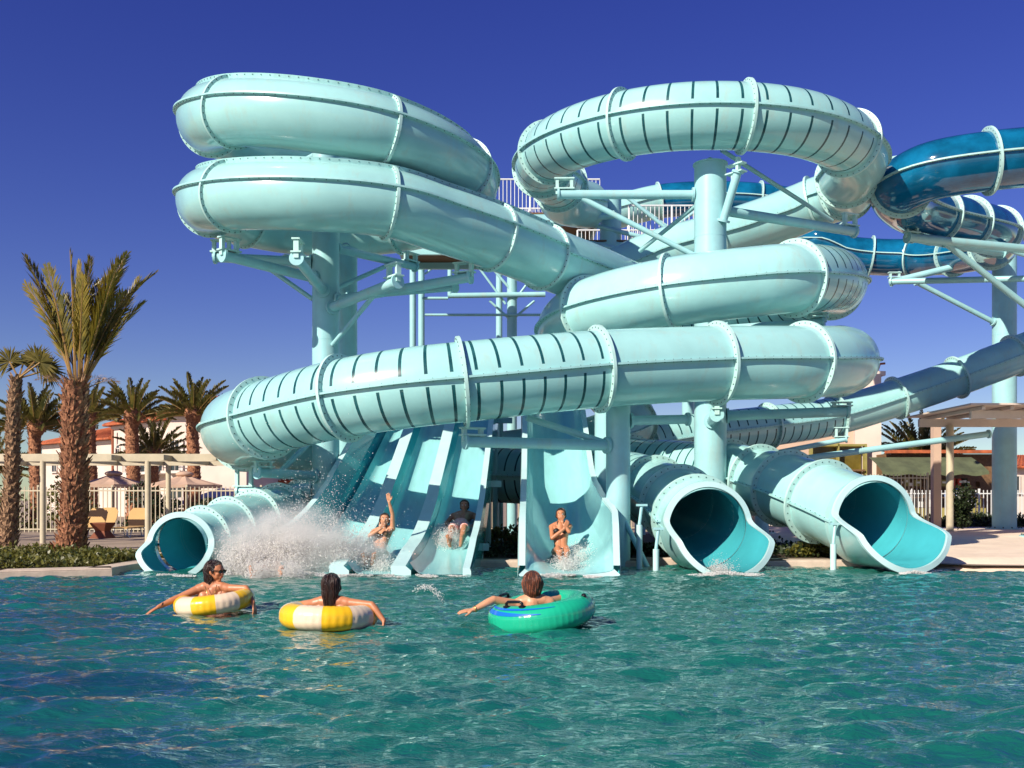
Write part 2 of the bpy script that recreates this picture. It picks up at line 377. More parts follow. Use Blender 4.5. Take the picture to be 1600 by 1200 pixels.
# striped ring slide on the right
bc = (4.68, 25.4, 3.91)
B = [Vector((2.3, 30.4, 10.25)), Vector((1.55, 29.2, 10.05)), circ(*bc, 150, 9.95), circ(*bc, 175, 9.85), circ(*bc, 195, 9.77), circ(*bc, 215, 9.68), circ(*bc, 236, 9.62), circ(*bc, 255, 9.58), circ(*bc, 275, 9.54), circ(*bc, 298, 9.52), circ(*bc, 322, 9.5), circ(*bc, 341, 9.47),
     circ(*bc, 358, 9.44)+Vector((-.1,0,0)), P(1322,300,26.9), P(1272,318,27.9), P(1205,345,28.0), P(1120,373,27.9), P(1020,402,27.9), P(945,440,27.9), P(900,490,28.5), P(905,560,29.5), P(960,625,29.8), P(985,660,28.2), P(930,690,27.2),
     P(840,705,28.0), P(700,725,28.6), P(600,750,27.2), P(530,772,24.8), P(478,786,22.4), P(435,797,21.2), P(398,808,20.2), P(358,822,19.3), P(319,838,18.5), P(285,852,17.9)]
nB = len(B)-1
def radB(t): return 0.70 if t < 25 else (0.70-0.20*min(1, (t-25)/2.5))
slideB = thing('tube_slide', (4.68, 25.4, 0.1), 'high turquoise tube slide making a dark striped ring, ending in the small left mouth', 'water slide')
fB = [2, 3, 4, 6, 8, 10, 12, 13, 14, 16, 18, 20, 22, 24, 26, 28, 29, 30, 31, 32]
edges = [0]+fB+[nB]; sB = {(2,3), (3,4), (4,6), (6,8), (8,10)}
tube_slide(slideB, B, radB, [(a, b, 'stripe' if (a, b) in sB else 'plain') for a, b in zip(edges[:-1], edges[1:])], sp=0.47)
for t in fB: flange(slideB, B, t, radB(t), w=0.09)
exit_mouth(slideB, B, 0.50, depth=0.55, flare=0.15, yaw=22, rad=radB)

# far slide with blue sections, right exit
C_ = [P(960,332,42), P(1030,315,42), P(1110,310,42), P(1185,313,42), P(1255,325,42), P(1290,345,40.5), P(1275,375,39), P(1310,394,39), P(1360,401,39), P(1425,402,38.5), P(1490,398,36.5), P(1550,385,34), P(1556,362,31.2), P(1510,349,29.4), P(1462,338,28.2),
      P(1415,318,26.8), P(1408,292,25.3), P(1450,269,24.4), P(1545,252,24.0), P(1640,245,24.2), P(1740,262,26), P(1790,330,30), P(1750,440,33), P(1680,510,33.6), P(1585,556,33.2), P(1495,590,33), P(1400,622,32.8), P(1305,650,32.3), P(1200,666,31.3),
      P(1090,680,30.3), P(1000,696,29.4), P(955,713,27.8), P(985,726,26), P(1070,734,24.4), P(1140,740,23), P(1185,750,22.2), P(1228,763,21.1), P(1285,784,19.9), P(1336,805,18.9), P(1361,816,18.4)]
nC = len(C_)-1
def radC(t): return float(np.interp(t, [0, 20, 22, 27, 31, nC-4, nC-2, nC], [.70, .70, .62, .62, .70, .70, .76, .76]))
slideC = thing('tube_slide', (9, 30, 0.1), 'far tube slide with glossy dark blue sections at upper right, ending in right hand mouth', 'water slide')
fC = [1, 3, 5, 8, 9, 10, 11, 12, 13, 14, 16, 18, 20, 22, 24, 25, 26, 27, 28, 30, 32, 34, 35, 36, 37]
edges = [0]+fC+[nC]
def styC(a, b):
    if 1 <= a < 20 : return 'blue'
    if (a, b) in ((27,28), (28,30), (32,34), (30,32)): return 'stripe'
    return 'plain'
tube_slide(slideC, C_, radC, [(a, b, styC(a, b)) for a, b in zip(edges[:-1], edges[1:])])
for t in fC: flange(slideC, C_, t, radC(t), w=0.11)
exit_mouth(slideC, C_, 0.76, depth=1.15, flare=0.12, yaw=-2, rad=radC)

# ------------------------------------------------------------------ open flumes
def zbed(Y): return float(np.interp(Y, [16.4, 17.2, 18.0, 18.8, 19.6, 20.4, 21.2, 22.5, 24, 26, 27.5, 28.2, 30], [0.02, 0.05, 0.14, 0.33, 0.62, 0.98, 1.40, 2.16, 3.05, 4.15, 4.6, 4.62, 4.62]))
def zb(Y): return sum(zbed(Y+d) for d in (-.5,-.25,0,.25,.5))/5
YS = [16.55+i*0.22 for i in range(53)]
def lane_x(e, Y):   # edge index 0..3 of the triple flume
    b = (-4.02, -2.90, -1.87, -0.80)[e]; t = (-3.02, -2.32, -1.40, -0.50)[e]
    f = (Y-16.55)/(24-16.55); return b+(t-b)*f
triple = thing('multi_lane_slide', (-2, 17, 0), 'open slide of parallel steep lanes with high side wall coloured as in teal shade, two riders on it', 'water slide')
def strip(root, name, rows, m, thick=None, smooth=True):
    mb = MB(); n = len(rows[0]); vs = [p for r_ in rows for p in r_]
    mb.add(vs, [(i*n+k, i*n+k+1, (i+1)*n+k+1, (i+1)*n+k) for i in range(len(rows)-1) for k in range(n-1)], m)
    return mb
for l in range(3):
    rows = []; wallw = 0.17
    for Y in YS:
        xa = lane_x(l, Y)+wallw; xb = lane_x(l+1, Y)-0.0; z = zb(Y); row = []
        for k in range(13):
            f = k/12; x = xa+(xb-xa)*f
            cz = 0.0
            if f < 0.25: cz = 0.20*((0.25-f)/0.25)**2
            row.append(Vector((x, Y, z+cz)))
        rows.append(row)
    mb = strip(triple, 'lane', rows, 'slide')
    mb.build('lane', triple, smooth=True)
for e in range(4):   # dividers / walls with flat pale tops, sides coloured as unlit
    mb = MB(); rows = []
    for Y in (YS if e else YS[3:]):
        x = lane_x(e, Y); z = zb(Y)
        step = 0.0
        h = 0.32 if e in (1, 2) else (0.42 if e == 3 else 0.62)
        if Y > 20.6: h += 0.06
        h = h*min(1, 0.45+(Y-16.55)*0.55) if e < 3 else h*min(1, 0.25+(Y-16.55)*0.5)
        wd = 0.17
        if e == 0: a = (x-0.35, x-0.24, x+0.0, x+0.17)
        elif e == 3: a = (x-0.02, x+0.0, x+0.10, x+0.12)
        else: a = (x-0.14, x-0.12, x+0.10, x+0.19)
        rows.append([Vector((a[0], Y, z-0.25)), Vector((a[0], Y, z+h)), Vector((a[1] if e == 0 else a[2], Y, z+h)), Vector((a[2] if e == 0 else a[3], Y, z+h*0.45)), Vector((a[3], Y, z-(0.03 if e < 3 else 0.3)))])
    n = 5; vs = [p for r_ in rows for p in r_]
    for j, mm in ((0, 'slideshade'), (1, 'slidew'), (2, 'slideshade'), (3, 'slideshade')):
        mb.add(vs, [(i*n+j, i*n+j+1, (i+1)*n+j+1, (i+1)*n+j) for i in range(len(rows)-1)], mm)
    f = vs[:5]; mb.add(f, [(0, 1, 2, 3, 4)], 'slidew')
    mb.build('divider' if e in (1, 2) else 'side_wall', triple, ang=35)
# underside supports of the triple flume
mb = MB()
for Y in (19.5, 22, 24.8, 27.5):
    for e in (0, 3):
        x = lane_x(e, Y)+0.05; mp = MB(); mp.tube((x, Y, -0.2), (x, Y, zb(Y)-0.33), 0.07, 'steel'); mp.build('support_post', triple, ang=40)
    mb = MB(); mb.box(((lane_x(0, Y)+lane_x(3, Y))/2, Y, zb(Y)-0.25), (3.4, 0.12, 0.14), 'steel'); mb.build('cross_beam', triple)
# single half-pipe flume
single = thing('body_slide', (0.9, 17, 0), 'single open turquoise chute between the multi lane slide and the pillar, rider in black bikini', 'water slide')
rows = []; rim_l = []; rim_r = []
for Y in YS:
    f = min(1, (Y-16.55)/7.45)
    xa = 0.22+0.16*f; xb = 1.62-0.0*f; 
    if Y < 20: xb += 0.0
    xb += 0.17*max(0, 1-abs(Y-17.9)/2.2)
    z = zb(Y); hL = (0.90 if Y < 20 else 0.72); hR = hL
    hL = np.interp(Y, [16.55, 16.8, 17.2, 17.6, 18.2, 19.8, 21, 30], [0.10, 0.34, 0.72, 0.86, 0.92, 0.80, 0.60, 0.60]); hR = hL
    row = []
    K = 20
    for k in range(K+1):
        a = math.pi*(1+k/K); c = math.cos(a); s = math.sin(a)
        x = (xa+xb)/2+c*(xb-xa)/2; zz = z+hL*(1-(abs(s))**float(np.interp(Y, [16, 19.5, 21, 22], [0.95, 0.9, 0.6, 0.5])))
        row.append(Vector((x, Y, zz)))
    rows.append(row)
mb = MB(); n = 21; vs = [p for r_ in rows for p in r_]
fl = [(i*n+k, i*n+k+1, (i+1)*n+k+1, (i+1)*n+k) for i in range(len(rows)-1) for k in range(4, n-5)]
fw = [(i*n+k, i*n+k+1, (i+1)*n+k+1, (i+1)*n+k) for i in range(len(rows)-1) for k in list(range(0, 4))+list(range(n-5, n-1))]
mb.add(vs, fl, 'slide'); mb.add(vs, fw, 'slide'); 
mb.build('chute', single, smooth=True)
for k, sg in ((0, -1), (n-1, 1)):   # thick rims
    mb = MB(); vs2 = []
    for r_ in rows:
        p = r_[k]; vs2 += [p+Vector((0,0,-0.02)), p+Vector((0,0,0.05)), p+Vector((sg*0.11,0,0.05)), p+Vector((sg*0.13,0,-0.18))]
    mb.add(vs2, [(i*4+j, i*4+j+1, (i+1)*4+j+1, (i+1)*4+j) for i in range(len(rows)-1) for j in range(3)], 'slidew')
    mb.build('rim', single, ang=40)
mb = MB(); r0 = rows[0]; vs2 = []
cx = sum(p.x for p in r0)/len(r0)
for p in r0:
    d = Vector(((p.x-cx), 0, 0)).normalized() if abs(p.x-cx) > 0.3 else Vector((0,0,0))
    vs2 += [p+Vector((0,0.01,0.0)), p+d*0.11+Vector((0,-0.02,-0.10))]
mb.add(vs2, [(i*2, i*2+1, i*2+3, i*2+2) for i in range(len(r0)-1)], 'slidew'); mb.build('front_lip', single)
mb = MB(); vs2 = []
for i, r_ in enumerate(rows):   # outer shell
    for k in range(n):
        p = r_[k]; d = (p.x-cx); vs2.append(p+Vector((math.copysign(0.10, d) if k in (0,1,2,n-3,n-2,n-1) else 0, 0, -0.10)))
mb.add(vs2, [(i*n+k+1, i*n+k, (i+1)*n+k, (i+1)*n+k+1) for i in range(len(rows)-1) for k in range(n-1)], 'slideshade'); mb.build('outer_shell', single, smooth=True)
mb = MB()
for Y in (17.3, 20, 23, 26.5):
    for x in (0.3, 1.5): mb = MB(); mb.tube((x, Y, -0.3), (x, Y, zb(Y)+0.1), 0.06, 'steel'); mb.build('support_post', single, ang=40)

# ------------------------------------------------------------------ steel columns and arms
def column(x, y, z0, z1, r, label, arms=(), base=True):
    t = thing('support_column', (x, y, z0), label, 'column')
    mb = MB(); mb.tube((x, y, z0), (x, y, z1), r, 'steel', n=36)
    for zz in np.arange(z0+2.2, z1-0.5, 2.4): mb.tube((x, y, zz), (x, y, zz+0.012), r+0.004, 'steel', n=36)
    mb.build('shaft', t, ang=40)
    mb = MB(); mb.tube((x, y, z1), (x, y, z1+0.03), r+0.03, 'steel', n=36)
    mb.path([(x-0.1, y, z1+0.03), (x-0.08, y, z1+0.13), (x, y, z1+0.17), (x+0.08, y, z1+0.13), (x+0.1, y, z1+0.03)], 0.02, 'steel'); mb.build('cap', t, ang=40)
    if base:
        mb = MB(); mb.tube((x, y, z0), (x, y, z0+0.04), r+0.22, 'steel', n=36)
        for k in range(12):
            a = k*math.pi/6; mb.tube((x+math.cos(a)*(r+.14), y+math.sin(a)*(r+.14), z0+.04), (x+math.cos(a)*(r+.14), y+math.sin(a)*(r+.14), z0+.09), 0.025, 'bolt', n=6)
        mb.build('base_plate', t, ang=40)
    for a in arms:
        p, q, ra = a[:3]; p = Vector(p); q = Vector(q); mb = MB(); mb.tube(p, q, ra, 'steel', n=20)
        if ra > 0.07:
            d = (q-p).normalized()
            mb.tube(q-d*0.03, q+d*0.02, ra+0.04, 'steel', n=20)
            mb.tube(p, p+d*0.05, ra+0.06, 'steel', n=20)
        mb.build('arm' if ra > 0.07 else 'brace', t, ang=40)
        if len(a) > 3:   # bracket up to the tube
            mb = MB(); z = a[3]; d = (q-p).normalized(); c = q-d*0.14; s = Vector((-d.y, d.x, 0))
            for e in (-0.16, 0.16): mb.box(c+s*0+d*e+Vector((0,0,(z-c.z)/2)), (0.07, 0.10, abs(z-c.z)), 'flange', Matrix.Rotation(math.atan2(d.y, d.x), 3, 'Z'))
            mb.box((c.x, c.y, c.z+ra+0.02), (0.45, 0.20, 0.03), 'flange', Matrix.Rotation(math.atan2(d.y, d.x), 3, 'Z'))
            mb.box((c.x, c.y, z), (0.45, 0.16, 0.03), 'flange', Matrix.Rotation(math.atan2(d.y, d.x), 3, 'Z'))
            mb.build('bracket', t)
def onr(x, y, r, q):   # point on the column surface in the direction of q, at height z
    d = Vector((q[0]-x, q[1]-y, 0)).normalized(); return d*r
def A2(x, y, r, q, z, ra, zt=None, droop=0.0):
    d = onr(x, y, r, q); p = Vector((x, y, z-droop))+d
    return (p, Vector(q), ra)+((zt,) if zt is not None else ())
x, y, r = -4.02, 21.5, 0.29
c1 = []
for ang, zz in ((180, 7.62), (222, 7.22), (262, 6.95), (303, 6.6)):
    q = circ(-3.69, 21.5, 2.72, ang, zz-1.12); c1.append(A2(x, y, r, q, q.z-0.10, 0.10, zz-0.76))
q = P(735, 433, 20.3); c1.append(A2(x, y, r, q, q.z-0.25, 0.10, q.z+0.3))
for ang, zz in ((130, 7.75), (60, 7.9)): q = circ(-3.69, 21.5, 2.72, ang, zz-1.05); c1.append(A2(x, y, r, q, q.z-0.1, 0.09, zz-0.76))
for ang, zz in ((180, 7.62), (303, 6.6), (60, 7.9)):
    q = circ(-3.69, 21.5, 1.9, ang, zz-1.12); c1.append(A2(x, y, r, q, q.z-0.9, 0.05))
for ang, zz in ((222, 8.85), (304, 8.3), (343, 8.12), (140, 9.6)):     # short arms for the upper turn
    q = circ(-3.69, 21.5, 2.55, ang, zz-0.88); c1.append(A2(x, y, r, q, q.z+0.1, 0.06))
q = P(402, 738, 20.2); c1.append(A2(x, y, r, q, q.z-0.05, 0.10, q.z+0.22))
q = P(372, 768, 21.8); c1.append(A2(x, y, r, q, q.z, 0.10, q.z+0.5))
q = P(440, 735, 20.8); c1.append(A2(x, y, r, q, q.z+0.7, 0.06))
column(x, y, 0.1, 9.2, r, 'tall turquoise support pillar inside the left double coil, carrying many arms', c1)
column(-3.82, 22.9, 0.1, 7.0, 0.26, 'shaded turquoise pillar standing close behind the left coil pillar', [(Vector((-3.7, 22.66, 5.9)), Vector((-1.2, 21.0, 5.75)), 0.08)])
x, y, r = 4.42, 22.2, 0.355
c2 = []
q = P(872, 304, 22.3); c2.append(A2(x, y, r, q, q.z-0.03, 0.10, q.z+0.35))
q = P(1335, 362, 24.0); c2.append(A2(x, y, r, q, q.z+0.03, 0.11, q.z+0.4))
q = P(1153, 268, 21.6); c2.append(A2(x, y, r, q, q.z-1.0, 0.09, q.z+0.16))
q = P(1300, 345, 24.5); c2.append(A2(x, y, r, q, q.z+1.0, 0.05))
q = P(910, 310, 22.3); c2.append(A2(x, y, r, q, q.z-1.3, 0.06))
q = P(1000, 392, 24.5); c2.append(A2(x, y, r, q, q.z+0.6, 0.05))
q = P(1325, 643, 22.0); c2.append(A2(x, y, r, q, q.z-0.08, 0.11, q.z+0.2))
q = P(1120, 648, 20.6); c2.append(A2(x, y, r, q, q.z-0.03, 0.11, q.z+0.22))
for ang, zz in ((-42, 6.0), (-112, 5.5), (-185, 5.22)): q = circ(4.41, 23.2, 3.0, ang, zz-0.95); c2.append(A2(x, y, r, q, q.z, 0.09, zz-0.76))
column(x, y, 0.1, 8.72, r, 'thick turquoise centre pillar with rounded top under the striped ring', c2)
x, y, r = 2.02, 18.95, 0.23
c3 = []
q = P(727, 690, 17.6); c3.append(A2(x, y, r, q, q.z, 0.10, q.z+0.24))
q = P(822, 652, 18.3); c3.append(A2(x, y, r, q, q.z-0.45, 0.06))
q = P(1075, 655, 19.3); c3.append(A2(x, y, r, q, q.z-0.05, 0.09))
column(x, y, -0.3, 3.2, r, 'shorter turquoise pillar with splayed foot at the pool edge beside single chute', c3, base=False)
mb = MB(); t3 = [o for o in bpy.data.objects if o.name.startswith('support_column') and o.type == 'EMPTY'][-1]
mb.tube((x+.05, y-.1, 1.0), (x+0.55, y-0.5, -0.1), 0.05, 'steel'); mb.build('foot_brace', t3, ang=40)
column(1.95, 20.6, 0.1, 3.4, 0.24, 'dark shaded pillar behind the pool edge pillar under the long sweep')
x, y, r = 17.8, 36.0, 0.41
c4 = []
q = P(1425, 371, 27.0); c4.append((Vector((14.5, 29.5, q.z+0.2)), q, 0.12, q.z+0.35))
q = P(1392, 441, 36.0); c4.append(A2(x, y, r, q, q.z+0.9, 0.12, q.z+0.35))
q = P(1432, 441, 35.5); c4.append(A2(x, y, r, q, q.z-1.35, 0.09))
column(x, y, 0.2, 10.3, r, 'tall turquoise pillar at far right standing on the sand', c4)
# crossing beams at upper right hold the blue coil: a lattice of arms from a pillar outside the picture
column(15.2, 28.6, 0.2, 9.0, 0.36, 'turquoise pillar beyond the right edge holding the blue coil', [
    (Vector((15.0, 28.3, 8.35)), P(1418, 371, 26.8), 0.12, P(1418,350,26.8).z), (Vector((14.9, 28.4, 6.6)), P(1478, 380, 27.3), 0.09), (Vector((15, 28.5, 7.6)), P(1392, 440, 30.5)*1.0, 0.09), (Vector((14.9, 28.4, 8.2)), P(1560, 385, 32), 0.10)])
# low arm under the far slide
column(7.9, 31.5, 0.2, 3.0, 0.22, 'short pillar below the far tube, between the two big exit mouths', [(Vector((8.0, 31.4, 2.4)), P(1545, 678, 32.0), 0.10), (Vector((8.1, 31.4, 2.7)), P(1322, 686, 31.0), 0.08, P(1322,668,31).z)])
# small props of the exit tubes
for u, v0, Y, lab in ((999, 820, 18.2, 'thin white post left of the middle exit mouth, slightly taller one'), (1025, 858, 17.6, 'short white post under the collar of the middle exit mouth'), (1302, 850, 17.8, 'short white post under the collar of the right exit mouth')):
    p = P(u, v0, Y); t = thing('prop_post', (p.x, p.y, -0.4), lab, 'post', 'props under the exit tubes')
    mb = MB(); mb.tube((p.x, p.y, -0.4), p, 0.055, 'slidew', n=14); mb.build('post', t, ang=40)
    mb = MB(); mb.tube(p, p+Vector((0.05, 0.05, 0.35)), 0.03, 'steel'); mb.box(p+Vector((0.05, 0.05, 0.36)), (0.2, 0.1, 0.04), 'steel'); mb.build('bracket', t)

# ------------------------------------------------------------------ stair tower behind
tower = thing('stair_tower', (1.5, 34, 0.1), 'steel slide tower with wooden decks and white railings behind the slides', 'tower')
def railing(root, p0, p1, h=1.1, gap=0.13, m='white'):
    p0 = Vector(p0); p1 = Vector(p1); mb = MB(); n = max(2, int((p1-p0).length/gap))
    Uz = Vector((0,0,1))
    mb.tube(p0+Uz*h, p1+Uz*h, 0.03, m, n=8); mb.tube(p0+Uz*0.1, p1+Uz*0.1, 0.02, m, n=6)
    for i in range(n+1):
        p = p0+(p1-p0)*i/n; rr = 0.035 if i % 10 == 0 else 0.013
        mb.tube(p, p+Uz*h, rr, m, n=6)
    return mb.build('railing', root)
def deck(root, x0, x1, y0, y1, z):
    mb = MB(); nb = int((y1-y0)/0.2)
    for i in range(nb): mb.box(((x0+x1)/2, y0+(i+0.5)*(y1-y0)/nb, z), (x1-x0, (y1-y0)/nb-0.012, 0.05), 'wood')
    mb.build('deck', root)
    mb = MB()
    for xx in (x0+.06, x1-.06): mb.box((xx, (y0+y1)/2, z-0.14), (0.12, y1-y0, 0.2), 'steel')
    for yy in (y0+.06, y1-.06): mb.box(((x0+x1)/2, yy, z-0.145), (x1-x0-.24, 0.12, 0.2), 'steel')
    mb.build('deck_frame', root)
deck(tower, -0.7, 3.0, 34, 37.5, 11.05); deck(tower, 2.2, 6.2, 30.5, 33.5, 9.2); deck(tower, -3.4, -0.4, 30.0, 32.0, 8.9); deck(tower, -3.2, 2.0, 28.2, 30.5, 4.55)
railing(tower, (-0.7, 34, 11.1), (3.0, 34, 11.1)); railing(tower, (-0.7, 34, 11.1), (-0.7, 37.4, 11.1)); railing(tower, (-0.7, 37.4, 11.1), (3.0, 37.4, 11.1))
railing(tower, (2.2, 33.4, 9.2), (6.2, 33.4, 9.2)); railing(tower, (3.6, 30.6, 9.2), (6.1, 30.6, 9.2)); railing(tower, (6.2, 30.6, 9.2), (6.2, 33.4, 9.2))
railing(tower, (4.0, 34.3, 9.6), (6.3, 34.3, 9.0))
mb = MB()
for i in range(22):
    f = i/22; mb.box((4.2+f*3.5, 35.4, 9.4-f*4.0), (0.26, 1.2, 0.04), 'wood')
mb.build('stair_flight', tower)
mb = MB(); mb.box((5.95, 34.75, 7.4), (5.4, 0.06, 0.3), 'steel', Matrix.Rotation(math.atan2(4.0, 3.5), 3, 'Y')); mb.build('stringer', tower)
railing(tower, (4.2, 34.72, 9.4), (7.7, 34.72, 5.4))
for (u, Y, r_, zt) in ((645, 33, .105, P(0, 388, 33).z), (658.5, 34, .11, P(0, 390, 34).z), (800, 33.5, .17, P(0, 330, 33.5).z), (954, 30.8, .33, P(0, 305, 30.8).z), (905, 36.5, .15, 11.0), (1075, 33, .2, 10.0), (1000, 33, .18, 9.1), (780,37,.12,11.0)):
    mb = MB(); px = (u-800)/F*Y; mb.tube((px, Y, 0.1), (px, Y, zt), r_, 'steel', n=20); mb.build('post', tower, ang=40)
mb = MB()
for (u0, v0, u1, v1, Y, r_) in ((664, 492, 850, 492, 33.3, .045), (700, 462, 852, 460, 33.3, .09), (703, 405, 703, 462, 33.3, .08), (660, 466, 700, 466, 33.4, .05), (770, 420, 800, 455, 33.4, .045), (735, 400, 790, 475, 33.4, .04), (830, 435, 800, 475, 33.4, .04), (835,470,800,500,33.4,.04), (765,470,798,500,33.4,.04), (640, 400, 720, 400, 33.4, .07), (664, 428, 700, 400, 33.4, .035)):
    mb.tube(P(u0, v0, Y), P(u1, v1, Y), r_, 'steel', n=10)
mb.build('lattice', tower, ang=40)
mb = MB()
for (u0, v0, u1, v1, Y, r_) in ((900, 345, 1090, 392, 30.5, .07), (970, 300, 1085, 392, 30.2, .06), (1000, 372, 1120, 340, 30.6, .06), (1010, 330, 1085, 385, 31, .05), (1030, 372, 1100, 320, 31.2, .05), (860, 350, 960, 335, 30, .12), (880, 372, 1000, 398, 30.2, .1), (985, 380, 1060, 352, 30, .05)):
    mb.tube(P(u0, v0, Y), P(u1, v1, Y), r_, 'steel', n=10)
mb.build('bracing', tower, ang=40)

# ------------------------------------------------------------------ ground, pool, coping
edge = [(-40, 14.2), (-14, 15.1), (-8.3, 16.1), (-6.75, 16.8), (-6.7, 19.3), (-4.7, 19.35), (-4.6, 18.75), (2.5, 18.75), (2.55, 19.45), (4.75, 19.45), (4.8, 18.75), (7.2, 18.75), (8.2, 17.75), (10, 17.5), (14, 17.2), (40, 16.5)]
mb = MB()
GZ = 0.10
vs = [Vector((x, y, GZ)) for x, y in edge] + [Vector((x*12 if abs(x) > 20 else x*3, 900, GZ)) for x, y in edge]
n = len(edge)
mb.add(vs, [(i, i+1, n+i+1, n+i) for i in range(n-1)], 'ground')
mb.add([Vector(p) for p in ((-40,14.2,GZ),(-40,-30,GZ),(-480,-30,GZ),(-480,900,GZ),(40,16.5,GZ),(40,-30,GZ),(480,-30,GZ),(480,900,GZ))], [(0,3,2,1),(4,5,6,7)], 'ground')
mb.add([Vector(p) for p in ((-480,-30,GZ),(480,-30,GZ),(480,-200,GZ),(-480,-200,GZ))], [(0,3,2,1)], 'ground')
tag(mb.build('ground'), kind='structure')
mb = MB()   # coping with a small step
for i in range(n-1):
    a = Vector((*edge[i], 0)); b = Vector((*edge[i+1], 0)); d = (b-a).normalized(); s = Vector((-d.y, d.x, 0))
    if i >= 11: continue
    vs = [a+Vector((0,0,-0.9)), a+Vector((0,0,0.085)), a+s*0.02+Vector((0,0,0.125)), a+s*0.42+Vector((0,0,0.125)), a+s*0.42+Vector((0,0,0.05)),
          b+Vector((0,0,-0.9)), b+Vector((0,0,0.085)), b+s*0.02+Vector((0,0,0.125)), b+s*0.42+Vector((0,0,0.125)), b+s*0.42+Vector((0,0,0.05))]
    mb.add(vs, [(j, j+1, 5+j+1, 5+j) for j in range(4)], 'stone')
tag(mb.build('pool_edge'), kind='structure')
# beach sand on the right, sloping into the water
mb = MB(); nx, ny = 90, 90; vs = []
for j in range(ny+1):
    for i in range(nx+1):
        fx = i/nx; x = 7.3+fx*34; yb = np.interp(x, [7.2, 8.2, 10, 14, 40], [18.9, 17.75, 17.5, 17.2, 16.5]); y = yb+ (j/ny)**1.6*26-0.5
        z = min(0.20, -0.08+0.20*(y-yb+0.5))+0.03*mnoise(Vector((x*0.7, y*0.7, 0)))+0.012*mnoise(Vector((x*3, y*3, 1)))
        if i == 0 or j == ny: z = 0.05
        vs.append(Vector((x, y, z)))
mb.add(vs, [(j*(nx+1)+i, j*(nx+1)+i+1, (j+1)*(nx+1)+i+1, (j+1)*(nx+1)+i) for j in range(ny) for i in range(nx)], 'sand')
tag(mb.build('beach_sand', smooth=True), kind='structure')
# planting bed soil
mb = MB(); mb.add([Vector(p) for p in ((-30,15.2,.106),(-14,15.6,.106),(-8.4,16.6,.106),(-7.2,17.2,.106),(-7.15,19.7,.106),(-7.2,21.5,.106),(-10,22.6,.106),(-30,22.6,.106))], [(0,1,2,3,4,5,6,7)], 'soil')
mb.add([Vector(p) for p in ((-5.5,19.9,.104),(7.2,19.9,.104),(7.25,24,.104),(7.2,34,.104),(-5,34,.104))], [(0,1,2,3,4)], 'soil')
tag(mb.build('planting_soil'), kind='structure')
# water surface
def water_material():
    m = bpy.data.materials.new('pool_water'); m.use_nodes = True; n = m.node_tree; b = n.nodes['Principled BSDF']
    tc = n.nodes.new('ShaderNodeTexCoord')
    t = n.nodes.new('ShaderNodeTexNoise'); t.inputs['Scale'].default_value = 0.55; t.inputs['Detail'].default_value = 3
    mp = n.nodes.new('ShaderNodeMapping'); mp.inputs['Scale'].default_value = (0.6, 1.2, 1); n.links.new(tc.outputs['Object'], mp.inputs[0]); n.links.new(mp.outputs[0], t.inputs['Vector'])
    sx = n.nodes.new('ShaderNodeSeparateXYZ'); n.links.new(tc.outputs['Object'], sx.inputs[0])
    # deeper, bluer tiles towards the near left
    ma = n.nodes.new('ShaderNodeMath'); ma.operation = 'MULTIPLY_ADD'; ma.inputs[1].default_value = 0.09; ma.inputs[2].default_value = 0.36; n.links.new(sx.outputs['X'], ma.inputs[0])
    mb_ = n.nodes.new('ShaderNodeMath'); mb_.operation = 'MULTIPLY_ADD'; mb_.inputs[1].default_value = 0.07; n.links.new(sx.outputs['Y'], mb_.inputs[0]); n.links.new(ma.outputs[0], mb_.inputs[2])
    ad = n.nodes.new('ShaderNodeMath'); ad.operation = 'MULTIPLY_ADD'; ad.inputs[1].default_value = 1.6; n.links.new(t.outputs['Fac'], ad.inputs[0]); n.links.new(mb_.outputs[0], ad.inputs[2])
    r = n.nodes.new('ShaderNodeValToRGB'); e = r.color_ramp.elements
    e[0].position = 0.55; e[0].color = (0.003, 0.050, 0.070, 1); e[1].position = 1.25; e[1].color = (0.007, 0.112, 0.085, 1)
    e[1].position = 1.0
    sb = n.nodes.new('ShaderNodeMath'); sb.operation = 'SUBTRACT'; sb.inputs[1].default_value = 0.57; n.links.new(ad.outputs[0], sb.inputs[0]); n.links.new(sb.outputs[0], r.inputs[0])
    n.links.new(r.outputs[0], b.inputs['Base Color'])
    t2 = n.nodes.new('ShaderNodeTexNoise'); t2.inputs['Scale'].default_value = 12; t2.inputs['Detail'].default_value = 5; t2.inputs['Distortion'].default_value = 0.8
    mp2 = n.nodes.new('ShaderNodeMapping'); mp2.inputs['Scale'].default_value = (0.6, 1.5, 1); n.links.new(tc.outputs['Object'], mp2.inputs[0]); n.links.new(mp2.outputs[0], t2.inputs['Vector'])
    bp = n.nodes.new('ShaderNodeBump'); bp.inputs['Strength'].default_value = 1.0; bp.inputs['Distance'].default_value = 0.026
    n.links.new(t2.outputs['Fac'], bp.inputs['Height']); n.links.new(bp.outputs[0], b.inputs['Normal'])
    b.inputs['Roughness'].default_value = 0.04; b.inputs['IOR'].default_value = 1.33; b.inputs['Specular IOR Level'].default_value = 1.0; b.inputs['Coat Weight'].default_value = 1.0; b.inputs['Coat Roughness'].default_value = 0.03; b.inputs['Coat IOR'].default_value = 1.6; n.links.new(bp.outputs[0], b.inputs['Coat Normal'])
    return m
M['water'] = water_material()
xs = np.concatenate([np.linspace(-40, -11, 40, endpoint=False), np.linspace(-11, 11, 620), np.linspace(11, 40, 40)[1:]])
ys = np.concatenate([np.linspace(-30, 2.5, 40, endpoint=False), np.linspace(2.5, 19.2, 520)])
X, Yg = np.meshgrid(xs, ys); Zg = np.zeros_like(X); wr = np.random.default_rng(3)
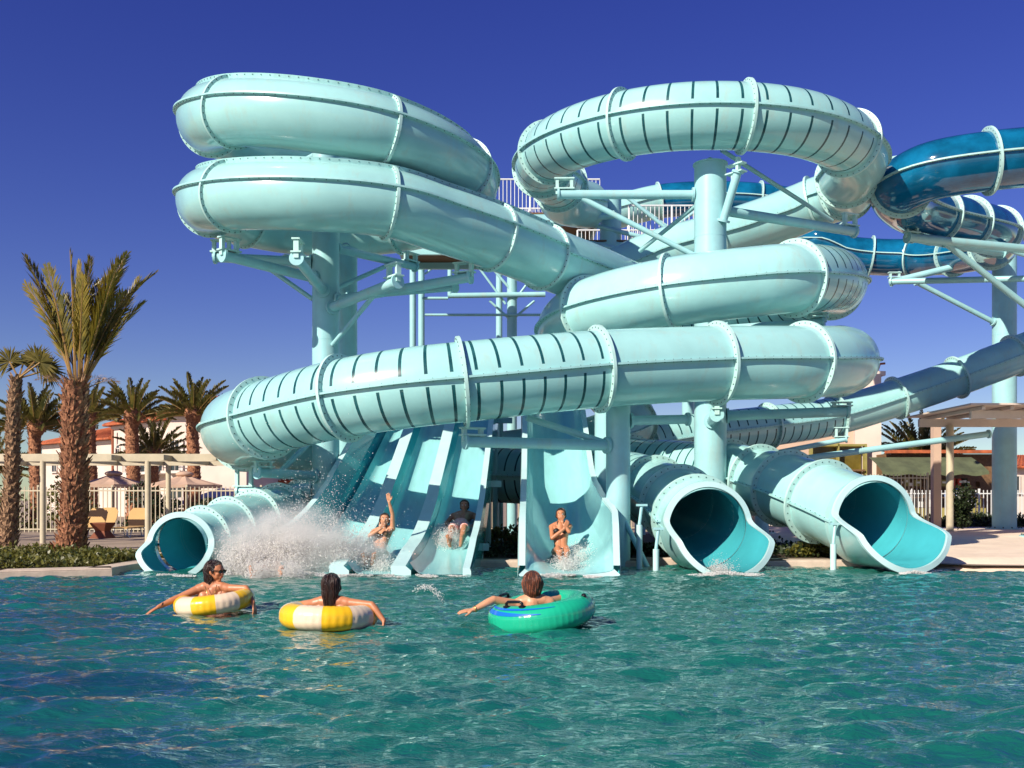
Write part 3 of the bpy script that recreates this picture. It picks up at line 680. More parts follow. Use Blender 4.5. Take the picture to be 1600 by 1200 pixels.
for i in range(110):
    lam = 0.13*(9.0**wr.random()); th = wr.normal(math.pi/2+0.12, 0.42); k = 2*math.pi/lam
    amp = 0.0038*(lam/0.5)**0.62; ph = wr.random()*6.28
    wob = 0.35*np.sin(X*wr.uniform(.5, 1.5)+ph)+0.35*np.sin(Yg*wr.uniform(.5, 1.5)+2*ph)
    env = 0.6+0.4*np.sin(X*wr.uniform(.2, .9)+Yg*wr.uniform(.2, .9)+ph*3)
    s = np.sin(k*(X*math.cos(th)+Yg*math.sin(th))+ph+wob*2)
    Zg += amp*env*(s+0.22*np.cos(2*np.arcsin(np.clip(s,-1,1))))
Zg -= Zg[60:].mean()
V = np.stack([X, Yg, Zg], -1).reshape(-1, 3); nx_, ny_ = len(xs), len(ys)
idx = np.arange(nx_*ny_).reshape(ny_, nx_)
FA = np.stack([idx[:-1, :-1], idx[:-1, 1:], idx[1:, 1:], idx[1:, :-1]], -1).reshape(-1, 4)
rawmesh('water', V, FA, 'water', kind='structure', smooth=True)

# ------------------------------------------------------------------ foliage helpers
def leafcloud(name, N, fn, size, m, kind=None, parent=None, up=0.3):
    """N small pointed leaves (two triangles) at points fn(N)"""
    Pn = fn(N); d = rng.normal(size=(N, 3)); d[:, 2] += up; d /= np.linalg.norm(d, axis=1)[:, None]
    e = rng.normal(size=(N, 3)); e = np.cross(d, e); e /= np.linalg.norm(e, axis=1)[:, None]
    L = size*(0.6+0.8*rng.random((N, 1))); W = L*0.28
    nn = np.cross(d, e)
    V = np.stack([Pn, Pn+d*L*0.5+e*W, Pn+d*L, Pn+d*L*0.5-e*W+nn*W*0.5], 1).reshape(-1, 3)
    FA = np.arange(4*N).reshape(-1, 4)
    return rawmesh(name, V, FA, m, kind, parent)
def frond(mb, base, az, el, L, droop, wid, m='frond', nl=34, twist=0.0, fold=0.5, start=0.18, rm='rachis', lsp=1.0, lw=1.0, fwd=0.0):
    """one pinnate leaf: curved rachis with two ranks of narrow leaflets"""
    d = Vector((math.cos(az)*math.cos(el), math.sin(az)*math.cos(el), math.sin(el)))
    pts = []; p = Vector(base); n = 14; cur = el
    for i in range(n+1):
        pts.append(p.copy()); f = i/n
        cur = el-droop*(f**1.7)
        p = p+Vector((math.cos(az)*math.cos(cur), math.sin(az)*math.cos(cur), math.sin(cur)))*(L/n)
    mb.path(pts, [0.028*(1-0.85*i/n)*L/2.2 for i in range(n+1)], rm, n=5)
    for side in (-1, 1):
        for j in range(nl):
            f = start+(1-start)*(j+random.random()*0.6)/nl; x = f*n; i = min(int(x), n-1)
            c = pts[i].lerp(pts[i+1], x-i); T = (pts[i+1]-pts[i]).normalized()
            S = T.cross(Vector((0,0,1))); S = S.normalized() if S.length > 0.05 else Vector((math.sin(az), -math.cos(az), 0))
            U = S.cross(T).normalized()
            S = (S*math.cos(twist)+U*math.sin(twist))
            ll = wid*(math.sin(math.pi*min(1, 0.12+0.86*f))**0.6)*(0.8+0.4*random.random())*lsp
            dirv = (S*side*0.75+U*(fold+random.uniform(-.25, .25))+T*(0.75+fwd+0.5*f+random.uniform(-.15, .15))).normalized()
            tip = c+dirv*ll+Vector((0,0,-0.10*ll)); mid = c+dirv*ll*0.5
            ww = T.cross(dirv).cross(dirv).normalized()*(0.013*L/2.0+0.006)*lw
            mb.add([c, mid+ww, tip, mid-ww], [(0,1,2,3)], m)
def trunk_mesh(mb, base, top, r0, r1, m, scales=0, flare=0.3, sm=None, ssize=0.14):
    base = Vector(base); top = Vector(top); n = 40; pts = []; rs = []
    for i in range(n+1):
        f = i/n; c = base.lerp(top, f)+Vector((0.04*math.sin(f*5), 0.03*math.cos(f*4), 0))
        pts.append(c); rs.append((r0+(r1-r0)*f)*(1+flare*math.exp(-f*14))*(1+0.05*math.sin(i*2.2)))
    mb.path(pts, rs, m, n=20)
    Lt = (top-base).length
    for k in range(scales):
        f = (k+random.random())/scales; a = k*2.399+random.uniform(-.2, .2); i = min(int(f*n), n-1); c = pts[i].lerp(pts[i+1], f*n-i); r = rs[i]
        d = Vector((math.cos(a), math.sin(a), 0)); t = Vector((-math.sin(a), math.cos(a), 0)); u = Vector((0,0,1)); s = ssize*random.uniform(.7, 1.25)
        lean = random.uniform(.25, .8)*s; sd = random.uniform(-.3, .3)*s
        mb.add([c+d*r*0.92-t*s*.55, c+d*(r+.02)+t*s*.0-u*s*.3, c+d*r*0.92+t*s*.55, c+d*(r+lean)+u*s*.9+t*(s*.28+sd), c+d*(r+lean*1.15)+u*s*1.05+t*sd, c+d*(r+lean)+u*s*.9+t*(-s*.28+sd), c+d*(r+lean*.5)+u*s*.35+t*sd*.5], 
               [(0,1,6,5),(1,2,3,6),(6,3,4,5)], sm or m)
def palm(loc, h, r0, r1, fr, label, m='frondfar', nl=24, L=2.3, wid=0.36, scales=160, bark='bark', group=None, seed=1, az0=0):
    random.seed(seed); x, y, z = loc
    t = thing('palm_tree', loc, label, 'palm tree', group)
    mb = MB(); trunk_mesh(mb, loc, (x, y, z+h), r0, r1, bark, scales=scales, ssize=.10); 
    mb.build('trunk', t)
    mb = MB()
    mb.ball((x, y, z+h+0.05), r1*1.5, bark, n=8, sc=(1,1,1.2))
    for i in range(fr):
        f = i/fr; el = R(84)-R(92)*f**0.9; az = az0+i*2.399+random.uniform(-.2, .2)
        frond(mb, (x+math.cos(az)*r1*0.6, y+math.sin(az)*r1*.6, z+h), az, el, L*random.uniform(.85, 1.1), R(12)+R(22)*random.random()*(.4+f), wid, m, nl=nl, fold=0.85, lw=2.4)
    mb.build('crown', t)
    return t
# background date palms
DG = 'date palms before the house'
palm((-18.4, 38.5, .1), 3.9, .25, .22, 34, 'date palm between the two near trunks, left of the shaggy one', seed=2, L=1.75, group=DG)
palm((-13.75, 43, .1), 4.8, .28, .25, 34, 'date palm nearest the turquoise sweep, in front of the plain white wall', seed=3, L=1.8, group=DG)
palm((-16.75, 44, .1), 4.8, .30, .27, 34, 'date palm with thick ringed trunk between the two brown parasols', seed=5, L=1.75, group=DG)
palm((-19.9, 47, .1), 5.0, .30, .27, 30, 'date palm whose crown shows behind the shaggy palm trunk', seed=6, L=1.8, group=DG)
palm((-17.8, 49.5, .1), 3.4, .28, .24, 30, 'low date palm with wide crown spreading before the house balcony', seed=8, L=2.1, group=DG)
palm((-23.6, 45, .1), 2.4, .34, .3, 36, 'dark date palm cut by the left picture edge', seed=9, L=2.0)
palm((21.4, 52, .1), 3.0, .40, .34, 60, 'golden green date palm crown rising behind the green awning on the right', seed=10, L=2.9)
# near feather palm with upright fronds
random.seed(21)
bx, by = -9.15, 20.6
pt = thing('palm_tree', (bx, by, .1), 'nearest feather palm with shaggy red brown trunk and upright tied fronds', 'palm tree')
mb = MB(); trunk_mesh(mb, (bx+.0, by, .1), (bx+.18, by, 3.7), .235, .215, 'bark', scales=420, flare=.45, ssize=.13); 
for k in range(60):   # torn fibres and stubs
    a = random.uniform(0, 6.28); zz = random.uniform(.5, 3.9); rr = .23; d = Vector((math.cos(a), math.sin(a), 0)); c = Vector((bx+.05*zz, by, zz))
    mb.tube(c+d*rr*.8, c+d*(rr+random.uniform(.04, .13))+Vector((0,0,random.uniform(.08, .28))), .035, 'bark2', r1=.008, n=5)
mb.build('trunk', pt)
mb = MB(); cx_, cz_ = bx+.18, 3.65
spec = [(180, 74, 3.0, 14), (172, 70, 2.5, 22), (197, 79, 2.6, 2), (110, 86, 2.75, 2), (262, 87, 2.85, 4), (320, 84, 2.7, 10), (20, 80, 2.9, 18), (345, 76, 3.0, 24), (8, 70, 2.95, 34), (352, 58, 2.6, -6), (330, 66, 2.7, 4),
        (40, 72, 2.3, 10), (300, 76, 2.3, 12), (5, 60, 2.2, 16), (60, 82, 2.4, 8), (150, 80, 2.0, 6), (350, 68, 2.2, 20)]
for az, el, L, dr in spec:
    frond(mb, (cx_+.1*math.cos(R(az)), by+.1*math.sin(R(az)), cz_), R(az), R(el), L*.95, R(dr), .60, 'frond', nl=72, fold=0.2, start=.20, twist=random.uniform(-1.2, 1.2), fwd=.45, lw=.75)
for k in range(9):    # dry stubs and hanging fibres
    az = R(k*40+10); frond(mb, (cx_+.15*math.cos(az), by+.15*math.sin(az), cz_-.1), az, R(35), .7, R(70), .25, 'bark2', nl=14, start=.3, lw=.6)
mb.build('crown', pt)
# fan palm at far left
random.seed(5)
fx, fy = -11.0, 22.0
ft = thing('palm_tree', (fx-.3, fy, .1), 'slim fan palm at the left edge with pale criss cross trunk and small head', 'palm tree')
mb = MB(); trunk_mesh(mb, (fx-.2, fy, .1), (fx+.1, fy, 3.95), .175, .09, 'bark2', scales=330, flare=.6, ssize=.11); mb.build('trunk', ft)
mb = MB(); top = Vector((fx+.1, fy, 3.95))
for k, (az, el, L) in enumerate(((180, 62, .42), (5, 48, .55), (20, 20, .6), (345, 30, .65), (90, 60, .4))):
    d = Vector((math.cos(R(az))*math.cos(R(el)), math.sin(R(az))*math.cos(R(el)), math.sin(R(el)))); c = top+d*L
    mb.tube(top, c, .02, 'rachis', n=5); S = d.cross(Vector((0,1,.1))).normalized(); 
    for j in range(34):
        a = R(-125+250*j/33); dd = (d*math.cos(a)+S*math.sin(a)+Vector((0,random.uniform(-.2, .2),random.uniform(-.1,.05)))).normalized(); q = dd.cross(Vector((0,1,0))).normalized()*.022; ll = .42*random.uniform(.85, 1.1)
        mb.add([c, c+dd*ll*.55+q, c+dd*ll+Vector((0,0,-.05)), c+dd*ll*.55-q], [(0,1,2,3)], 'fan')
mb.build('crown', ft)
# ground cover and shrubs
def bed(x0, x1, y0, y1, z0, z1, cut=None):
    def fn(N):
        P_ = np.stack([rng.uniform(x0, x1, N*2), rng.uniform(y0, y1, N*2), rng.uniform(0, 1, N*2)], 1)
        hh = z0+(z1-z0)*(0.5+0.5*np.sin(P_[:, 0]*1.7+np.sin(P_[:, 1]*2.1)*2))*(0.4+.6*rng.random(N*2)); P_[:, 2] = 0.1+P_[:, 2]*hh
        if cut is not None: P_ = P_[cut(P_)]
        return P_[:N] if len(P_) >= N else P_[rng.integers(0, len(P_), N)]
    return fn
cutf = lambda p: p[:, 1] > np.interp(p[:, 0], [-30, -14, -8.3, -7.25, -7.1, -5.8], [15.2, 15.8, 16.7, 17.3, 19.9, 20.0])
tag(leafcloud('ground_cover', 30000, bed(-13.5, -5.9, 15.5, 21.0, .05, .26, cutf), .085, 'leaf', 'stuff'), 'low olive green ground cover along the pool edge under the near palms', 'ground cover')
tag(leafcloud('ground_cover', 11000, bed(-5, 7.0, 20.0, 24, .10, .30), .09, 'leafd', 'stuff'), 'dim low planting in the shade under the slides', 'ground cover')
tag(leafcloud('ground_cover', 9000, bed(-30, -13.5, 15.9, 21.0, .12, .34), .10, 'leaf', 'stuff'), 'low olive green ground cover beyond the left picture edge', 'ground cover')
def blob(cx, cy, cz, rx, ry, rz, k=7):
    cs = rng.normal(size=(k, 3))*0.45
    def fn(N):
        i = rng.integers(0, k, N); d = rng.normal(size=(N, 3)); d /= np.linalg.norm(d, axis=1)[:, None]
        P_ = cs[i]+d*(0.35+0.3*rng.random((N, 1)))
        P_ = P_*np.array([rx, ry, rz])+np.array([cx, cy, cz]); P_[:, 2] = np.maximum(P_[:, 2], 0.1); return P_
    return fn
def shrub(x, y, rx, rz, label, N=2500, m='leafd', size=.14, group=None, cat='shrub'):
    t = thing('shrub', (x, y, .1), label, cat, group)
    leafcloud('foliage', N, blob(x, y, .1+rz*.8, rx, rx*.7, rz), size, m, None, t)
    mb = MB()
    for k in range(7):
        a = k*.9; mb.tube((x, y, .1), (x+math.cos(a)*rx*.5, y+math.sin(a)*rx*.4, .1+rz*1.2), .03, 'bark', r1=.008, n=5)
    mb.build('stem', t)
shl = [(-16.4, 37.5, 1.3, .95, 'broad dark shrub behind the fence below the left parasol'), (-13.6, 37.2, 1.1, .8, 'dark rounded shrub behind the fence left of the twin pergola posts'), (-11.2, 37.0, 1.0, .6, 'low dark shrub behind the fence below the right parasol'), (-19.4, 37.3, 1.5, 1.0, 'large green shrub behind the fence left of the shaggy palm'), (-18.9, 24.5, 1.0, .6, 'bushy shrub at the left picture edge behind the fan palm'), (-8.9, 37.0, .8, .55, 'small shrub behind the fence near the tan shade roof')]
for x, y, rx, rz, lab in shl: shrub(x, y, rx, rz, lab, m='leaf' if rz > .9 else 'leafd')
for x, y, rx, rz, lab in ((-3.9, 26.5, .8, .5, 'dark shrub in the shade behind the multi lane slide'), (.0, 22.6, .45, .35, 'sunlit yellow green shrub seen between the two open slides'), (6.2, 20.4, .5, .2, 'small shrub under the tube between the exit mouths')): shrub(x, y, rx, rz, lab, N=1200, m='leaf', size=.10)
# hedge along the right fence
ht = thing('hedge', (19, 39.5, .15), 'low dark green hedge along the white fence at the right', 'hedge')
leafcloud('foliage', 16000, bed(15.2, 26, 38.6, 40.2, .3, .65), .13, 'leafd', None, ht)
mb = MB()
for k in range(30): mb.tube((15.3+k*.35, 39.4, .1), (15.4+k*.35, 39.4, .45), .03, 'bark', n=5)
mb.build('stem', ht)
# vine on the right pergola post
vt = thing('climbing_vine', (15.0, 33.4, .15), 'dark climbing vine at the foot of the right pergola post', 'vine')
leafcloud('foliage', 1500, blob(15.0, 33.4, 0.9, .5, .35, .7), .12, 'leafd', None, vt)

# ------------------------------------------------------------------ left terrace: fence, pergola, parasols, loungers
def fence(x0, x1, y0, y1, z, h, gap, label, m='cream', posts=2.5):
    t = thing('picket_fence', (x0, y0, z), label, 'fence'); a = Vector((x0, y0, z)); b = Vector((x1, y1, z)); L = (b-a).length; n = int(L/gap); mb = MB()
    for i in range(n+1):
        p = a.lerp(b, i/n); mb.box(p+Vector((0,0,h/2)), (.028, .028, h), m)
    mb.build('pickets', t); mb = MB()
    d = (b-a).normalized(); rot = Matrix.Rotation(math.atan2(d.y, d.x), 3, 'Z')
    for zz in (.12, h-.14): mb.box((a+b)/2+Vector((0,0,zz)), (L, .036, .045), m, rot)
    mb.build('rail', t); k = int(L/posts)
    for i in range(k+1):
        mb = MB(); p = a.lerp(b, i/k); mb.box(p+Vector((0,.05,h/2+.03)), (.07, .07, h+.06), m); mb.build('post', t)
fence(-30, -6.2, 35.5, 35.0, .1, 1.62, .155, 'long cream picket fence behind the loungers at the left')
fence(-6.2, 13.0, 35.0, 39.5, .1, 1.62, .15, 'cream picket fence continuing in the dark behind the slides')
fence(13.6, 30, 40.6, 40.6, .1, 1.55, .155, 'white picket fence behind the hedge at the right', m='white')
fence(10.2, 15.3, 36.6, 36.6, .1, 2.1, .14, 'taller cream fence panel in front of the kiosk', m='cream', posts=5)
mb = MB(); mb.add([Vector(p) for p in ((-30,22.6,.112),(-10,22.6,.112),(-6.5,21.6,.112),(-5.5,34.9,.112),(-30,35.4,.112))], [(0,1,2,3,4)], 'ground'); tag(mb.build('terrace_paving'), kind='structure')
mb = MB(); mb.box((-17, 21.3, .16), (16, .22, .14), 'stone'); mb.box((-8.2, 20.4, .14), (2.4, .2, .1), 'stone'); tag(mb.build('terrace_kerb'), kind='structure')
pg = thing('pergola', (-14, 27, .1), 'cream steel pergola with projecting rafters behind the near palms', 'pergola')
py = 26.4; zt = 2.38
mb = MB(); mb.box((-14.7, py, zt), (15.2, .12, .20), 'cream'); mb.box((-14.7, py+3.2, zt), (15.2, .12, .20), 'cream'); mb.build('beam', pg)
mb = MB()
for i in range(11): mb.box((-21.2+i*1.35, py+1.6, zt-.02), (.12, 4.6, .14), 'cream')
mb.build('rafters', pg)
for u, Y in ((67, 26.4), (231, 26.4), (263, 29.6), (-90, 26.4), (100, 29.6), (-60,29.6)):
    mb = MB(); mb.tube(((u-800)/F*Y, Y, .1), ((u-800)/F*Y, Y, 2.3), .075, 'cream', n=16); mb.build('post', pg, ang=40)
def parasol_mesh(x, y, z, rad, h, label, group):
    t = thing('parasol', (x, y, .1), label, 'parasol', group); mb = MB(); n = 8; top = Vector((x, y, z+h))
    ring = [Vector((x+rad*math.cos(a), y+rad*math.sin(a), z)) for a in [2*math.pi*(k+.5)/n for k in range(n)]]
    vs = []; rows = 6
    for i in range(rows+1):
        f = i/rows
        for k in range(n):
            a = ring[k]; b = ring[(k+1) % n]
            for g in (0, .5):
                e = a.lerp(b, g); p = top.lerp(e, f); p.z -= (0.03+.05*(g > 0))*math.sin(math.pi*f)+(.06 if g > 0 else 0)*f*.3; vs.append(p)
    w_ = 2*n
    mb.add(vs, [(i*w_+k, i*w_+(k+1) % w_, (i+1)*w_+(k+1) % w_, (i+1)*w_+k) for i in range(rows) for k in range(w_)], 'canvas')
    e = vs[rows*w_:]; mb.add([v for v in e]+[v-Vector((0,0,.12)) for v in e], [(k, (k+1) % w_, w_+(k+1) % w_, w_+k) for k in range(w_)], 'canvas'); mb.build('canopy', t)
    mb = MB(); mb.ball(top+Vector((0,0,-.02)), .35, 'canvas', n=8, sc=(1,1,.35)); mb.tube(top, top+Vector((0,0,.18)), .05, 'iron', r1=.01); mb.build('cap', t, smooth=True)
    mb = MB(); mb.tube((x, y, .1), top-Vector((0,0,.05)), .04, 'rust'); mb.build('pole', t)
    for r_ in ring:
        mb = MB(); mb.tube(top-Vector((0,0,.12)), r_-Vector((0,0,.03)), .018, 'rust', n=6); mb.tube(Vector((x, y, z-.15)), (top+r_)/2-Vector((0,0,.1)), .013, 'rust', n=6); mb.build('rib', t)
    mb = MB(); mb.tube((x, y, .1), (x, y, .18), .35, 'stone'); mb.build('base', t)
parasol_mesh(-16.2, 40.5, 1.88, 1.42, .46, 'brown canvas parasol just right of the shaggy palm trunk', 'brown parasols behind the fence')
parasol_mesh(-13.15, 40.0, 1.86, 1.46, .44, 'brown canvas parasol behind the twin pergola posts', 'brown parasols behind the fence')
sh = thing('shade_roof', (-14.2, 52, .1), 'broad low tan shade roof behind the fence under the left sweep', 'shade roof')
mb = MB(); a = P(255, 795, 52); mb.add([P(262,790,50), P(438,797,50), P(345,762,53), P(375,764,57), P(470,785,56), P(262,780,57)], [(0,1,2),(1,4,3,2),(0,2,3,5)], 'plaster'); mb.build('roof', sh)
mb = MB()
for u in (270, 350, 430): mb = MB(); mb.tube(P(u, 792, 50.5), Vector((P(u, 792, 50.5).x, 50.5, .1)), .06, 'cream'); mb.build('post', sh)
def lounger(x, y, label, flip=1):
    t = thing('sun_lounger', (x, y, .11), label, 'sun lounger', 'sun loungers on the terrace')
    mb = MB(); n = 10
    pts = [(-.33, .16), (.33, .16)]
    back = [Vector((x-.24, y+.25, .42)), Vector((x-.30, y+.36, .62)), Vector((x-.30, y+.5, .88)), Vector((x-.20, y+.56, 1.0)), Vector((x+.20, y+.56, 1.0)), Vector((x+.30, y+.5, .88)), Vector((x+.30, y+.36, .62)), Vector((x+.24, y+.25, .42))]
    mb.add(back+[b+Vector((0,.03,-.01)) for b in back], [tuple(range(8)), tuple(range(15, 7, -1))]+[(k, (k+1) % 8, 8+(k+1) % 8, 8+k) for k in range(8)], 'lounger'); mb.build('backrest', t)
    mb = MB(); mb.box((x, y-.5, .40), (.56, 1.4, .04), 'lounger'); mb.build('seat', t)
    for sx in (-.27, .27):
        for sy in (-1.0, .1):
            mb = MB(); mb.path([(x+sx, y+sy-.18, .38), (x+sx, y+sy-.1, .15), (x+sx, y+sy, .11), (x+sx, y+sy+.1, .15), (x+sx, y+sy+.18, .38)], .02, 'white', n=6); mb.build('leg', t)
lounger(-13.05, 30.9, 'left tan lounger, beside the brown hourglass side table')
lounger(-11.95, 31.4, 'tan lounger nearest the pergola post, right of the side table')
lounger(-13.55, 33.0, 'tan lounger half hidden behind the left lounger')
tb = thing('side_table', (-12.25, 29.8, .11), 'brown hourglass side table between the tan loungers', 'side table')
mb = MB(); vs = []
for z, r_ in ((.11, .30), (.33, .16), (.55, .28), (.58, .28)):
    for k in range(4): a = math.pi/2*k+.6; vs.append(Vector((-12.25+r_*1.3*math.cos(a), 29.8+r_*1.3*math.sin(a), z)))
mb.add(vs, [(i*4+k, i*4+(k+1) % 4, (i+1)*4+(k+1) % 4, (i+1)*4+k) for i in range(3) for k in range(4)]+[(12,13,14,15)], 'rust'); mb.build('body', tb)

# ------------------------------------------------------------------ house
def wallbox(mb, a, b, z0, z1, depth, m):   # a->b front line; depth away from the camera
    a = Vector((*a, 0)); b = Vector((*b, 0)); d = (b-a).normalized(); s = Vector((-d.y, d.x, 0))*depth
    vs = [a+Vector((0,0,z0)), b+Vector((0,0,z0)), b+s+Vector((0,0,z0)), a+s+Vector((0,0,z0))]; vs += [v+Vector((0,0,z1-z0)) for v in vs]
    mb.add(vs, [(0,1,5,4),(1,2,6,5),(2,3,7,6),(3,0,4,7),(4,5,6,7)], m)
def hip_roof(mb, a, b, z, depth, rise, over, m):
    a = Vector((*a, z)); b = Vector((*b, z)); d = (b-a).normalized(); s = Vector((-d.y, d.x, 0))
    A_ = a-d*over-s*over; B_ = b+d*over-s*over; C2 = b+d*over+s*(depth+over); D2 = a-d*over+s*(depth+over)
    L = (B_-A_).length; ins = min(L*.3, depth*.45); E = A_+d*ins+s*(depth/2+over)+Vector((0,0,rise)); G = B_-d*ins+s*(depth/2+over)+Vector((0,0,rise))
    def slope(p, q, r_, t_):   # p->q eave, t_<-r_ ridge: pantile ribs
        n = max(4, int((q-p).length/.28)); vs = []; 
        nn = (q-p).cross(t_-p).normalized()
        for i in range(n*2+1):
            f = i/(n*2); h = .07 if i % 2 else 0
            vs += [p.lerp(q, f)+nn*h, t_.lerp(r_, f)+nn*h]
        mb.add(vs, [(2*i, 2*i+2, 2*i+3, 2*i+1) for i in range(n*2)], m)
    slope(A_, B_, G, E); slope(B_, C2, G, G); slope(C2, D2, E, G); slope(D2, A_, E, E)
    for p, q in ((A_, B_), (B_, C2), (C2, D2), (D2, A_)): mb.tube(p-Vector((0,0,.06)), q-Vector((0,0,.06)), .09, m, n=6)
house = thing('villa', (-25, 66, .1), 'white villa with terracotta tiled roofs behind the palms at the left', 'house')
def XY(u, Y): return ((u-800)/F*Y, Y)
wl = [(XY(66, 76), XY(176, 69), 5.5, 'left'), (XY(176, 68.5), XY(262, 63.5), 6.4, 'mid'), (XY(262, 62), XY(385, 61), 6.55, 'right')]
for i, (a, b, ze, _) in enumerate(wl):
    mb = MB(); wallbox(mb, a, b, .1, ze, 8, 'plaster'); mb.build('wall', house)
    mb = MB(); hip_roof(mb, a, b, ze+.02, 8, 1.5 if i else 1.3, .45, 'tiles'); mb.build('roof', house)
    mb = MB(); aa = Vector((*a, ze-.22)); bb = Vector((*b, ze-.22)); d = (bb-aa).normalized(); s = Vector((d.y, -d.x, 0))*.06
    mb.box((aa+bb)/2+s, ((bb-aa).length, .14, .16), 'trim', Matrix.Rotation(math.atan2(d.y, d.x), 3, 'Z')); mb.build('cornice', house)
def window_on(root, a, b, f, z, wd, ht, arch=False, shutters=False, m='glass'):
    a = Vector((*a, 0)); b = Vector((*b, 0)); d = (b-a).normalized(); out = Vector((d.y, -d.x, 0)); c = a.lerp(b, f)+out*.03+Vector((0,0,z)); rot = Matrix.Rotation(math.atan2(d.y, d.x), 3, 'Z')
    mb = MB(); fr = .07
    for sx in (-1, 1): mb.box(c+d*sx*(wd/2+fr/2)+out*.02, (fr, .10, ht+.14), 'trim', rot)
    mb.box(c+Vector((0,0,ht/2+fr/2))+out*.02, (wd, .10, fr), 'trim', rot); mb.box(c-Vector((0,0,ht/2+.06))+out*.05, (wd+.3, .18, .08), 'trim', rot)
    mb.box(c+out*.03, (.04, .05, ht), 'trim', rot)
    if arch:
        pts = [c+d*math.cos(t)*wd/2+Vector((0,0,ht/2+fr+math.sin(t)*wd/2)) for t in np.linspace(0, math.pi, 9)]
        mb.path(pts, .05, 'trim', n=6)
    if shutters:
        for sx in (-1, 1): mb.box(c+d*sx*(wd*.8)+out*.06, (wd*.5, .05, ht), 'trim', rot)
    w_ = mb.build('window', root)
    mb = MB(); mb.box(c+out*.0, (wd, .04, ht), m, rot)
    if arch:
        pts = [c+d*math.cos(t)*wd/2+Vector((0,0,ht/2+fr+math.sin(t)*wd/2))+out*.02 for t in np.linspace(0, math.pi, 9)]; mb.add(pts, [tuple(range(9))], m)
    mb.build('pane', w_)
def balcony_on(root, a, b, f0, f1, z):
    a = Vector((*a, 0)); b = Vector((*b, 0)); d = (b-a).normalized(); out = Vector((d.y, -d.x, 0)); p = a.lerp(b, f0); q = a.lerp(b, f1); rot = Matrix.Rotation(math.atan2(d.y, d.x), 3, 'Z')
    mb = MB(); mb.box((p+q)/2+out*.55+Vector((0,0,z)), ((q-p).length, 1.1, .16), 'trim', rot); bal = mb.build('balcony', root)
    mb = MB(); L = (q-p).length; n = int(L/.16)
    for i in range(n+1): c = p.lerp(q, i/n)+out*1.05+Vector((0,0,z+.08)); mb.tube(c, c+Vector((0,0,.95)), .014, 'iron', n=5)
    mb.tube(p+out*1.05+Vector((0,0,z+1.03)), q+out*1.05+Vector((0,0,z+1.03)), .03, 'iron', n=6)
    for c in (p, q): mb.tube(c+Vector((0,0,z+1.03)), c+out*1.05+Vector((0,0,z+1.03)), .03, 'iron', n=6)
    mb.build('balustrade', bal)
a, b = wl[0][:2]
for f in (.2, .75): window_on(house, a, b, f, 3.9, .7, 1.1)
window_on(house, a, b, .5, 1.6, .9, 1.3)
a, b = wl[1][:2]
for f in (.12, .30): window_on(house, a, b, f, 4.25, .45, .9, arch=True)
window_on(house, a, b, .62, 4.0, 1.1, 1.9); window_on(house, a, b, .86, 4.0, 1.0, 1.9); window_on(house, a, b, .6, 1.5, 1.2, 2.0)
balcony_on(house, a, b, .48, .99, 2.95)
a, b = wl[2][:2]
window_on(house, a, b, .10, 4.0, .55, 1.9, shutters=True); window_on(house, a, b, .66, 4.4, .8, 1.25); window_on(house, a, b, .12, 1.6, .8, 1.7); balcony_on(house, a, b, .03, .27, 2.95)
mb = MB(); mb.tube((*XY(176, 67.8), .1), (*XY(176, 67.8), 6.0), .09, 'orange_lamp', n=8); mb.build('downpipe', house)
# low house further right, under the left sweep
h2 = thing('cottage', (-18, 70, .1), 'small peach house with low tiled roof seen below the left sweep', 'house')
a, b = XY(380, 66), XY(520, 66)
mb = MB(); wallbox(mb, a, b, .1, 2.5, 6, 'plaster_tan'); mb.build('wall', h2); mb = MB(); hip_roof(mb, a, b, 2.52, 6, 1.0, .4, 'tiles'); mb.build('roof', h2)
for f in (.15, .55): window_on(h2, a, b, f, 1.5, .9, 1.1)

# ------------------------------------------------------------------ right side buildings
bt = thing('plaster_building', (16, 46, .1), 'peach plaster building with yellow framed opening behind the slides at the right', 'building')
a, b = XY(1120, 47), XY(1340, 46)
mb = MB(); wallbox(mb, a, b, .1, 5.0, 6, 'plaster_tan'); mb.build('wall', bt)
a2, b2 = XY(1336, 45.6), XY(1377, 45.4)
mb = MB(); wallbox(mb, a2, b2, .1, 7.0, 3, 'plaster'); mb.build('tower_wall', bt)
mb = MB(); c = Vector((*XY(1374, 46), 7.0)); mb.box(c+Vector((0,.6,.12)), (.7, .9, .2), 'trim'); mb.tube(c+Vector((0,.5,.2)), c+Vector((0,.5,.6)), .12, 'orange_lamp', r1=.25); mb.tube(c+Vector((-.35,.5,.55)), c+Vector((.45,.5,.62)), .05, 'orange_lamp'); mb.build('chimney_pot', bt)
c0 = P(1270, 695, 44.9); c1_ = P(1355, 740, 44.9)
mb = MB(); cx2 = (c0.x+c1_.x)/2; cz2 = (c0.z+c1_.z)/2; W2 = c1_.x-c0.x; H2 = c0.z-c1_.z
for sx in (-1, 1): mb.box((cx2+sx*W2/2, 45.2, cz2), (.10, .3, H2+.1), 'yellowp')
mb.box((cx2, 45.2, c0.z), (W2-.10, .3, .09), 'yellowp'); mb.box((cx2, 45.2, cz2+.1), (.05, .3, H2), 'yellowp')
mb.box((cx2, 45.2, cz2-.5), (W2-.16, .5, .08), 'wood'); o_ = mb.build('window', bt)
mb = MB(); mb.box((cx2, 45.5, cz2), (W2-.14, .05, H2), mat('yellow_panel', (0.20,0.15,0.03), .2, var=.5, vscale=1.5)); mb.build('pane', o_)
mb = MB(); mb.box((cx2-4.4, 45.9, 1.6), (1.1, .1, 1.4), 'glass'); mb.build('window', bt)
kio = thing('kiosk', (17.5, 44, .1), 'low kiosk with green fabric awning and cluttered colourful shelves behind the right fence', 'kiosk')
